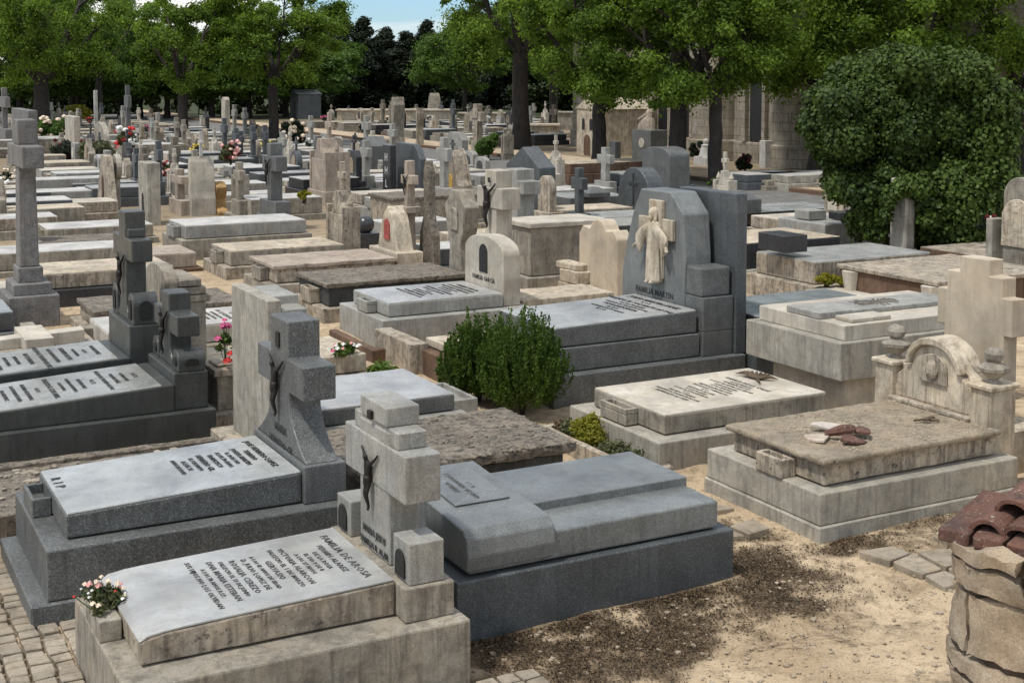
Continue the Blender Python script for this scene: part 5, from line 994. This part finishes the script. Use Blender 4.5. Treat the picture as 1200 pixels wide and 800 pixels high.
# evergreens
ev = None
EV = [(402, 130, 9.6, 1.0), (428, 131, 9.2, 1.1), (452, 129, 8.4, 1.0), (476, 130, 7.9, 1.05), (502, 130, 9.0, 1.0), (528, 130, 8.6, .9), (556, 127, 11, 1.0), (585, 128, 11, 1.1), (618, 127, 11, 1.2), (650, 128, 11, 1.2), (372, 134, 7.5, 1.2), (335, 137, 7, 1.3), (292, 138, 7, 1.3), (248, 139, 7, 1.3), (196, 139, 7, 1.3), (142, 139, 7, 1.3), (92, 140, 7, 1.3), (24, 139, 8, 1.3), (690, 134, 8, 1.2), (735, 134, 8, 1.2)]
for i, (px, py, H, ws) in enumerate(EV):
    g = G(px, py); g.z = 0; g *= min(1, 150 / g.y)
    if i >= 10: o = copy_tree((p0, p1)[i % 2]); o.location = g; o.rotation_euler = (0, 0, i * 2.3)
    elif ev is None:
        rr = random.Random(5); o = thing('evergreen_tree', 'x', 'tree', 0, 0, at=g)
        MB().tube([(0, 0, -.2), (.1, 0, 4), (0, 0, 10)], [.4, .3, .1], 8).build('trunk', 'bark', o); cl = []
        for k in range(90):
            u = (k + .5) / 90; zc = 1.2 + 10.8 * u; rad = 2.6 * (1 - u ** 2.2) + .15; a = rr.uniform(0, 6.28); q = rr.uniform(.3, 1); cl.append((math.cos(a) * rad * q, math.sin(a) * rad * q, zc, rr.uniform(.7, 1.15) * (1.15 - u * .6)))
        leaves('crown', 'foliage_dark', o, cl, 330, .15, 3, up=.2, flat=1.1); ev = o
    else: o = copy_tree(ev); o.location = g; o.rotation_euler = (0, 0, i * 2.1)
    o.scale = (ws * (.75 if i >= 10 else 1), ws * (.75 if i >= 10 else 1), H / 12); o['category'] = 'tree'; o['group'] = 'dark evergreens along the far edge' if i < 10 else 'low leafy trees along the far edge'
    o['label'] = ('dark evergreen' if i < 10 else 'low leafy tree') + ' on the far edge, %s' % ['left of the patch of sky', 'tallest, under the left of the sky gap', 'lower one under the middle of the sky gap', 'behind the palm topped monument', 'behind the pale peaked monument', 'between the pale peak and the ringed cross', 'behind the ringed cross', 'left of the forked trunk', 'right of the forked trunk', 'left of the second big trunk',
        'right of the fourth tree', 'behind the fourth tree crown', 'left of the fourth trunk', 'right of the third trunk', 'left of the third trunk', 'behind the tall slim grey cross', 'right of the thick far left trunk', 'at the far left behind the granite cross', 'right of the second big trunk', 'left of the thickest trunk'][i]

def hedge(lab, px0, px1, py, H):
    p0, p1 = G(px0, py), G(px1, py); L = (p1 - p0).length; o = thing('hedge', lab, 'hedge', 0, 0, at=p0); o.rotation_euler = (0, 0, math.atan2(p1.y - p0.y, p1.x - p0.x)); r2 = random.Random(int(px1)); cl = []
    for i in range(int(L * 4.5)): cl.append((r2.uniform(0, L), r2.uniform(-.6, .6), r2.uniform(.2, H), r2.uniform(.5, .95)))
    leaves('foliage', 'foliage_hedge', o, cl, 230, .17, int(px1), up=.3, shell=.5); b = MB()
    for i in range(int(L / 2)): b.tube([(i * 2 + 1, 0, -.1), (i * 2 + 1.1, 0, H * .7)], .06, 5)
    b.build('stems', 'bark', o)
leafmat('foliage_hedge', (.012, .022, .008), (.05, .075, .02), .2)
hedge('dark hedge behind the tombs at the far left', -60, 96, 134.5, 2.7); hedge('dark hedge behind the third tree trunk', 97, 262, 134, 2.6); hedge('dark hedge behind the fourth tree trunk', 264, 392, 133.5, 2.4)
hedge('low hedge behind the forked tree trunk', 600, 690, 132, 2.4)
# ---- ivy mass over a grey stone
s, t = ST(1045, 300, .3); c = W(s, t)
o = thing('ivy', 'big rounded mass of dark ivy swallowing a grey stone monument, at right', 'ivy', s, t); D = c.y; k = D / FPX; rr = random.Random(2); cl = []
MB().box(-.62, -.36, -1.0, -.56, -.1, 1.95, .03).rough(.14, .01, 5).build('stone_core', 'concrete', o)
def ivc(px, py, r, dep=0): g = Vector(((px - 600) * k, 0, CH - (py - 84.5) * k)); off = Vector((g.x - c.x, dep, g.z)); q = Matrix.Rotation(-ANG, 3, 'Z') @ off; return (q.x, q.y, q.z, r)
for _ in range(170):
    a = rr.uniform(0, 6.2832); e = rr.uniform(-1, 1); ce_ = math.sqrt(1 - e * e); rad = rr.uniform(.82, .98)
    xx, yy = math.cos(a) * ce_, e; wob = 1 + .2 * noise.noise(Vector((xx * 2, yy * 2, math.sin(a) * 2)))
    px_ = 1070 + 98 * rad * xx * wob * (1 if yy > -.2 else 1 - .25 * (-yy - .2)); py_ = 152 - 82 * rad * yy * wob
    cl.append(ivc(px_, py_, rr.choice([.22, .35, .5]), 1.0 + 1.5 * rad * ce_ * math.sin(a)))
for (x, y, r) in ((1085, 262, .4), (1100, 250, .6), (1115, 262, .6), (1135, 245, .5), (1120, 235, .8), (1095, 275, .45), (1132, 272, .4), (1142, 225, .5), (1110, 285, .35), (1130, 285, .35), (1021, 235, .4), (1018, 258, .33), (1020, 275, .25), (1155, 200, .5), (1082, 232, .4), (1000, 220, .4), (1035, 208, .25), (1090, 216, .4), (1112, 212, .45), (1135, 208, .45), (1075, 212, .3), (1070, 250, .25), (1072, 275, .2), (1040, 212, .22), (1150, 120, .6), (1150, 160, .5), (1165, 150, .4), (985, 160, .5), (975, 120, .4), (1120, 90, .5), (1060, 75, .4)):
    for dz in (-.5, .2, .8): cl.append(ivc(x + rr.uniform(-6, 6), y + rr.uniform(-6, 6), r * rr.uniform(.8, 1.1), dz))
for (x, y, r) in ((1044, 212, .25), (1030, 220, .2), (1058, 216, .25), (1024, 232, .16), (1066, 232, .2), (1020, 246, .18), (1068, 250, .2), (1050, 222, .12)): cl.append(ivc(x, y, r, -1.15))
for _ in range(70):
    a = rr.uniform(0, 6.28); rd = rr.uniform(.98, 1.12); cl.append(ivc(1070 + 98 * rd * math.cos(a), 152 - 82 * rd * math.sin(a), rr.uniform(.08, .16), 1.0 + rr.uniform(-.8, .8)))
leaves('foliage', 'foliage_ivy', o, cl, 800, .045, 6, up=.25, aspect=.8, flat=.95, shell=.5)
MB().tube([(-.15, .2, 0), (-.2, .35, .9), (-.12, .2, 2), (0, .3, 2.8)], [.07, .06, .05, .03], 7).tube([(-.12, -.1, 0), (-.16, .1, 1.2), (-.1, -.2, 2.3)], [.05, .04, .03], 7).build('stem', 'bark', o)

# ---- junipers
def juniper(lab, s, t, H, Wd, seed):
    rng = np.random.default_rng(seed); o = thing('juniper_bush', lab, 'bush', s, t); nsp = 330; Vs, vals = [], []
    for i in range(nsp):
        a = rng.uniform(0, 6.2832); rr_ = math.sqrt(rng.uniform(0, 1)); b0 = np.array([math.cos(a) * rr_ * Wd * .16, math.sin(a) * rr_ * Wd * .16, rng.uniform(0, .15)])
        hh = H * (1 - .45 * rr_ ** 2) * rng.uniform(.55, 1.05); tip = np.array([math.cos(a) * rr_ * Wd * .52, math.sin(a) * rr_ * Wd * .52, hh]); side = rng.normal(size=3) * .04
        n = 130; u = rng.uniform(.12, 1, n) ** .8; P = b0 + (tip - b0) * u[:, None] + np.array([math.cos(a), math.sin(a), 0]) * (np.sin(u * 3.14) * Wd * .13 * rr_)[:, None] + side * u[:, None]
        P += rng.normal(size=(n, 3)) * (.03 * (1.15 - u))[:, None]
        d = (tip - b0) / np.linalg.norm(tip - b0) + rng.normal(size=(n, 3)) * .55; d /= np.linalg.norm(d, axis=1)[:, None]; q = np.cross(d, rng.normal(size=(n, 3))); q /= np.linalg.norm(q, axis=1)[:, None]
        L = rng.uniform(.02, .045, n)[:, None]; Vs.append(np.stack([P - q * .008, P + d * L * .5 - q * .011, P + d * L, P + d * L * .5 + q * .011], 1).reshape(-1, 3)); vals.append(np.clip(rng.uniform(0, 1) * .5 + rng.random(n) * .4, 0, 1))
    facemesh('foliage', np.concatenate(Vs), np.concatenate(vals), 'foliage_juniper', o)
    b = MB()
    for i in range(9): a = i * .7; b.tube([(0, 0, -.05), (math.cos(a) * .08, math.sin(a) * .08, .3), (math.cos(a) * Wd * .22, math.sin(a) * Wd * .22, H * .65)], [.02, .015, .005], 5)
    b.build('stems', 'bark', o)
juniper('taller feathery juniper bush, the right one of the pair at the statue tomb foot', 7.45, 13.75, 1.25, 1.0, 3)
juniper('left feathery juniper bush of the pair before the statue tomb', 7.25, 14.5, 1.12, .9, 4)
# ---- planter beside the lettered tomb
o = thing('flower_bed', 'narrow stone edged bed of yellow green plants at the foot of the pale lettered tomb', 'flower bed', 7.1, 10.75)
MB().box(0, .08, 0, 1.95, -.1, .14, .01).box(.081, .42, 0, .08, -.1, .14, .01).box(.081, .42, 1.87, 1.95, -.1, .14, .01).rough(.12, .005, 6).build('edging', 'limestone_stained', o)
MB().box(.081, .42, .081, 1.869, -.1, .08, 0).rough(.08, .015, 9).build('soil', 'soil', o)
leaves('plants', 'foliage_yellow', o, [(.25, 1.35, .2, .17), (.27, 1.5, .18, .14), (.22, 1.2, .17, .14), (.3, 1.35, .3, .1)], 700, .022, 5, up=.5, aspect=.4)
leaves('dark_plants', 'foliage_olive', o, [(.22, .7, .14, .14), (.25, .45, .12, .12), (.2, 1.65, .16, .12), (.22, .9, .12, .1)], 450, .022, 6, up=.5, aspect=.5)
leaves('red_leaves', 'litter', o, [(.12, .3, .1, .1), (.15, 1.75, .16, .1)], 200, .02, 7)
# ---- bouquets
def rose(b_, c, r, seed):
    rr = random.Random(seed)
    for k in range(9):
        a = k * 2.4; q = r * (.25 + .75 * k / 9); n_ = Vector((math.cos(a) * .8, math.sin(a) * .8, .9 - k * .06)).normalized()
        p = Vector(c) + Vector((math.cos(a), math.sin(a), 0)) * q * .5 + Vector((0, 0, (1 - k / 9) * r * .35)); u = n_.cross(Vector((0, 0, 1))).normalized() if abs(n_.z) < .99 else Vector((1, 0, 0)); v = n_.cross(u)
        s_ = r * .6; pts = [p - u * s_ * .5, p - u * s_ * .45 + v * s_ * .6, p + v * s_ * .85 + n_ * s_ * .2, p + u * s_ * .45 + v * s_ * .6, p + u * s_ * .5, p - v * s_ * .3 - n_ * s_ * .1]
        f = b_.bm.faces.new([b_.bm.verts.new(x) for x in pts])
    b_.ball(c, r * .45, (1, 1, .9), 1)
def bouquet(lab, at, H, wd, flw, greens=True, seed=1, stems=True, n=None, cat='flowers', spray='foliage_olive', up=.5):
    """flw: list of (material, count, radius)"""
    rr = random.Random(seed); o = thing('bouquet', lab, cat, 0, 0, at=at); cs = []; tot = sum(f[1] for f in flw)
    bs = {}
    for mat, cnt, r in flw:
        b = bs.setdefault(mat, MB())
        for i in range(cnt):
            a = rr.uniform(0, 6.28); q = math.sqrt(rr.random()) * wd / 2; z = H * (1 - .5 * (2 * q / wd) ** 2) * rr.uniform(.75, 1); c = (math.cos(a) * q, math.sin(a) * q, z); cs.append(c); rose(b, c, r * rr.uniform(.8, 1.15), rr.random())
    for mat, b in bs.items(): b.build('blossoms', mat, o)
    b = MB()
    for c in cs: b.tube([(c[0] * .15, c[1] * .15, 0), (c[0] * .6, c[1] * .6, c[2] * .5), c], .004, 4)
    b.build('stems', 'stem_green', o)
    leaves('greenery', spray, o, [(c[0] * .75, c[1] * .75, c[2] * .6, wd * .16) for c in cs[:10]], 60, wd * .07, seed, up=up, aspect=.4)
    return o
bouquet('small bouquet of cream and pink roses in the trough of the nearest tomb', W(1.62, 8.68, .55), .24, .34, [('petal_cream', 12, .027), ('petal_rose', 4, .034), ('petal_white', 14, .017), ('petal_red', 3, .018)], seed=3)
o = bouquet('tall bunch of pink carnations with a red one below, on the beige pedestal', W(4.14, 14.6, .79), .48, .34, [('petal_pink', 8, .062)], seed=5, spray='leaf_green' if 0 else 'foliage_juniper')
b = MB(); rose(b, (-.04, -.24, .06), .09, 1); rose(b, (0, -.22, .13), .07, 2); b.build('red_blossom', 'petal_red', o)
bouquet('pink and white flowers with green leaves on the low cream tomb', W(6.2, 16.2, .36), .16, .5, [('petal_rose', 8, .05), ('petal_white', 9, .05), ('petal_pink', 3, .045)], seed=7, spray='foliage_juniper')
o = thing('leafy_plant', 'small bright green leafy plant next to the pink and white flowers', 'plant', 6.55, 15.9); leaves('leaves', 'foliage_juniper', o, [(0, 0, .14, .18), (.1, .1, .12, .14)], 220, .06, 4, up=.6); MB().tube([(0, 0, 0), (0, 0, .2)], .01, 5).build('stem', 'stem_green', o)
def bush(lab, px, pyb, pyt, wpx, mat, fl=None, z=0, seed=1, name='flower_bush', n=500):
    g = G(px, pyb, z); k = g.y / FPX; H = (pyb - pyt) * k; wd = wpx * k; rr = random.Random(seed); o = thing(name, lab, 'bush', 0, 0, at=g)
    MB().tube([(0, 0, -.05), (.03, 0, H * .3), (0, .05, H * .6)], [.05, .04, .02], 6).build('stem', 'bark', o)
    cl = [(rr.gauss(0, .22) * wd, rr.gauss(0, .2) * wd, H * rr.uniform(.3, .85), wd * rr.uniform(.14, .24)) for _ in range(14)]
    leaves('foliage', mat, o, cl, n, max(.03, wd * .045), seed, up=.2)
    for mt, cnt, r in (fl or []):
        b = MB()
        for i in range(cnt): a = rr.uniform(3.2, 6.3); q = rr.uniform(.3, .5) * wd; b.ball((math.cos(a) * q, math.sin(a) * q, H * rr.uniform(.35, 1.02)), r, (1, 1, .8), 1, .6, i)
        b.build('blossoms', mt, o)
    return o
bush('rose bush with cream blossoms left of the white rectangular stele', 62, 170, 136, 36, 'foliage_mid', [('petal_cream', 22, .13)], seed=2)
bush('dark bush with deep red blossoms right of the tall granite cross arms', 80, 198, 164, 32, 'foliage_dark', [('petals_mixed_red', 26, .09)], seed=3)
bush('olive green bush without flowers in front of the round topped grey stele', 110, 204, 164, 42, 'foliage_olive', seed=4)
bush('tall red and white flowers in a vase left of the tall slim grey cross', 147, 192, 150, 22, 'foliage_olive', [('petal_red', 9, .12), ('petal_white', 10, .12)], seed=5, name='flower_vase')
bush('red and pink flowers left of the white bell shaped monument', 197, 215, 190, 16, 'foliage_olive', [('petals_mixed_red', 10, .1), ('petal_rose', 6, .1)], z=.3, seed=6, name='flower_vase')
bush('brownish pink flower basket between the third and fourth trunks', 270, 196, 166, 24, 'foliage_olive', [('petal_rose', 8, .1), ('petals_mixed_red', 8, .09), ('petal_cream', 5, .08)], z=.4, seed=7, name='flower_basket')
bush('dark rose bush with pale blossoms just right of the fourth trunk', 343, 178, 138, 32, 'foliage_dark', [('petal_cream', 14, .12)], seed=8)
bush('green bush beside the ringed stone cross', 572, 188, 153, 34, 'foliage_mid', seed=9, name='green_bush')
bush('yellow green tuft on the pinnacled beige headstone', 356, 236, 222, 12, 'foliage_yellow', z=1.2, seed=10, name='plant_tuft', n=200)
bush('small round dark clipped shrub left of the fourth trunk', 293, 162, 144, 12, 'foliage_dark', seed=11, name='shrub')
bush('round dark shrub before the pale niche wall, right of the tall pinkish monument', 427, 160, 143, 14, 'foliage_dark', seed=12, name='shrub')
bush('leaning dark leafy shrub between the two right hand trunks', 815, 192, 163, 16, 'foliage_dark', seed=13, name='shrub')
bush('dark dried flower clump beside the white box headstone under the chapel', 872, 205, 180, 22, 'foliage_dark', [('petals_mixed_red', 6, .07)], seed=14)
bush('yellow dried flowers at the corner of the wide pale tomb by the raised brown lid', 968, 336, 320, 22, 'foliage_yellow', seed=15, name='plant_tuft', n=200, z=.35)
bush('yellow and pink flowers left of the thickest trunk, by the mourning statue', 783, 195, 172, 12, 'foliage_yellow', [('petal_rose', 6, .12)], seed=16)
bush('dark flowers in a pot on the shoulder of the small grey pillar at right', 1160, 272, 252, 16, 'foliage_dark', [('petal_white', 4, .05), ('petals_mixed_red', 5, .05)], z=1.0, seed=17, name='flower_pot')
bush('low shrub strip with yellow tips right of the thick far left trunk', 92, 146, 124, 34, 'foliage_yellow', seed=18, name='shrub')
bush('small green weeds at the foot of the slimmer right hand trunk', 842, 222, 207, 16, 'foliage_mid', seed=19, name='weeds', n=200)

def small_flowers(lab, p, c_, r2):
    o = thing('flowers', lab, 'flowers', 0, 0, at=p, group='flower bunches on the far tombs'); b = MB(); mt = {'red': 'petal_red', 'white': 'petal_white', 'pink': 'petal_pink', 'cream': 'petal_cream', 'yellow': 'petal_yellow'}[c_]
    for i in range(9): b.ball((r2.gauss(0, .13), r2.gauss(0, .13), r2.uniform(.12, .38)), r2.uniform(.04, .075), sub=1, amp=.6, seed=i)
    b.build('blossoms', mt, o); leaves('foliage', 'foliage_dark', o, [(0, 0, .18, .2), (.05, .08, .12, .18)], 80, .05, 3)
    MB().lathe([(.05, -.02), (.08, .12)], 0, 0, 8).build('vase', 'granite_black', o)
far_flowers(small_flowers)

# ================================================================== NEAR STONE PILLAR WITH TILES
o = thing('rubble_pillar', 'near rubble stone pillar topped with curved red brown roof tiles, at the bottom right corner', 'pillar', 0, 0, at=Vector((2.62, 6.45, 0)))
rr = random.Random(12); b = MB(); Rr = .42
MB().lathe([(Rr * .93, -.1), (Rr * .95, .8), (Rr * .9, 1.72)], 0, 0, 20).rough(.08, .01, 6).build('mortar', 'soil', o)
z = -.1; row = 0
while z < 1.7:
    h = rr.choice([.1, .17, .24, .3]); a = rr.uniform(0, 1); a_end = a + 6.2832
    while a < a_end - .3:
        w_ = min(rr.uniform(.7, 1.5), a_end - a); r = Rr * rr.uniform(.98, 1.08); q = MB(); n = 6
        prof_ = [(a + .045 + (w_ - .09) * i / n) for i in range(n + 1)]
        z1_ = min(z + h, 1.75)
        rings_ = []
        for aa in prof_: rings_.append([(math.cos(aa) * (Rr * .85), math.sin(aa) * Rr * .85, z + .017), (math.cos(aa) * r, math.sin(aa) * r, z + .017), (math.cos(aa) * r, math.sin(aa) * r, z1_ - .017), (math.cos(aa) * (Rr * .85), math.sin(aa) * Rr * .85, z1_ - .017)])
        n0 = len(b.bm.verts); b.rings(rings_); a += w_
    z += h; row += 1
bmesh.ops.bevel(b.bm, geom=[e for e in b.bm.edges if e.is_manifold and e.calc_face_angle(0) > .8], offset=.035, segments=3, affect='EDGES')
b.rough(.05, .022, 5, 9)
for v in b.bm.verts: v.co += noise.noise_vector(v.co * 2.3) * .045
b.rough(.03, .03, 6, 3).rough(.03, .008, 22, 4).build('stones', 'rubble_stone', o, smooth=True)
uax = Vector((-.93, -.34, -.13)).normalized(); vax = Vector((.34, -.93, 0)).normalized(); wax = vax.cross(uax); wax = wax if wax.z > 0 else -wax
for lay in range(2):
    for k in range(4):
        c0 = Vector((.12, 0, 1.81 + lay * .07)) + vax * ((k - 1.5) * .16 + (.08 if lay else 0)); q = MB(); rs = []; L_ = .36 - .07 * lay + rr.uniform(-.04, .04)
        for i in range(6):
            f = i / 5; c = c0 + uax * (-.3 + (L_ + .3) * f); rad = .082 + .012 * f
            rs.append([c + vax * math.cos(a_) * rad + wax * math.sin(a_) * rad * .85 for a_ in [math.pi * j_ / 10 for j_ in range(11)]] + [c + vax * math.cos(a_) * (rad - .022) + wax * math.sin(a_) * (rad - .022) * .85 for a_ in [math.pi * j_ / 10 for j_ in range(10, -1, -1)]])
        q.rings(rs); q.rough(.035, .006, 11, k + lay * 7).build('roof_tile', 'terracotta', o)
for k in range(5):
    c0 = Vector((0, 0, 1.745)) + vax * (k - 2) * .17; q = MB(); q.hexa([tuple(c0 + uax * d + vax * e_ + Vector((0, 0, zz))) for zz in (0, .07) for d, e_ in ((-.2, -.075), (.33, -.075), (.33, .075), (-.2, .075))], .01).rough(.04, .008, 8, k).build('corbel', 'terracotta', o)

# ================================================================== GROUND COVER
rng = np.random.default_rng(4)
def scatter(name, regs, mat, size, thr, seed, lab, cat, zr=.022):
    Vs, vals = [], []
    for (cs, ct, rs_, rt, n) in regs:
        u = rng.normal(size=(n, 2)) * .5; S = cs + u[:, 0] * rs_; T = ct + u[:, 1] * rt
        for s_, t_ in zip(S, T):
            p = W(s_, t_)
            if dirt(p.x, p.y) * .9 + .04 < rng.random(): continue
            if 1.5 < s_ < 4 and t_ > 7.6 or 4.0 < s_ < 6.5 and t_ > 8.35 or s_ > 7.6 and t_ > 8.7: continue
            gz = -.02 + noise.noise(Vector((p.x * .7, p.y * .7, 0))) * .05 + noise.noise(Vector((p.x * 3, p.y * 3, 4))) * .018
            P = np.array([p.x, p.y, gz + rng.uniform(.002, zr)]); nrm = np.array([0, 0, 1]) + rng.normal(size=3) * .5; nrm /= np.linalg.norm(nrm)
            a = np.cross(nrm, rng.normal(size=3)); a /= np.linalg.norm(a); b_ = np.cross(nrm, a); sz = size * rng.uniform(.4, 1.3); Vs.append([P - a * sz, P - b_ * sz * .5 + nrm * sz * .3, P + a * sz, P + b_ * sz * .5 + nrm * sz * .2]); vals.append(rng.random() ** 2)
    o = facemesh(name, np.array(Vs).reshape(-1, 3), np.array(vals), mat, None); return tag(o, lab, cat, None, 'stuff')
regs = []
for (px, py, rs_, rt, n) in ((600, 765, 1.2, 1.2, 8000), (700, 720, 1.2, 1.0, 9000), (800, 690, 1.2, .9, 9000), (880, 660, .9, .9, 6000), (930, 700, 1.2, .8, 5000), (640, 790, 1.2, .7, 5000), (760, 750, 1.2, .8, 4000), (1050, 640, 1.2, .8, 2500), (20, 690, .7, 1.8, 4000), (850, 620, .6, 1.0, 4000), (1000, 630, .6, .4, 2500), (1110, 605, .6, .4, 2500), (690, 715, 1.6, .16, 4500), (560, 740, .8, .14, 2000), (300, 800, 1.2, .14, 1500)):
    s_, t_ = ST(px, py); regs.append((s_, t_, rs_, rt, n))
scatter('leaf_litter', regs, 'litter', .011, .02, 1, 'dark dry leaf litter and soil strewn over the sandy ground beside the blue-grey tomb', 'leaf litter')
b = MB(); rr = random.Random(6)
for i in range(900):
    p = G(rr.uniform(520, 1130), 590 + 210 * rr.random() ** .8); s_ = p.x * ca + p.y * sa; t_ = -p.x * sa + p.y * ca
    if (4.0 < s_ < 6.5 and t_ > 8.35) or (s_ > 7.6 and t_ > 8.7): continue
    b.ball((p.x, p.y, -.015 + noise.noise(Vector((p.x * .7, p.y * .7, 0))) * .05), rr.choice([.006, .009, .013, .02]) * rr.uniform(.6, 1.2), (1.2, 1, .7), 1, .5, i)
tag(b.build('pebbles', 'rubble_stone'), 'small pale pebbles scattered on the sandy ground', 'pebbles', None, 'stuff')
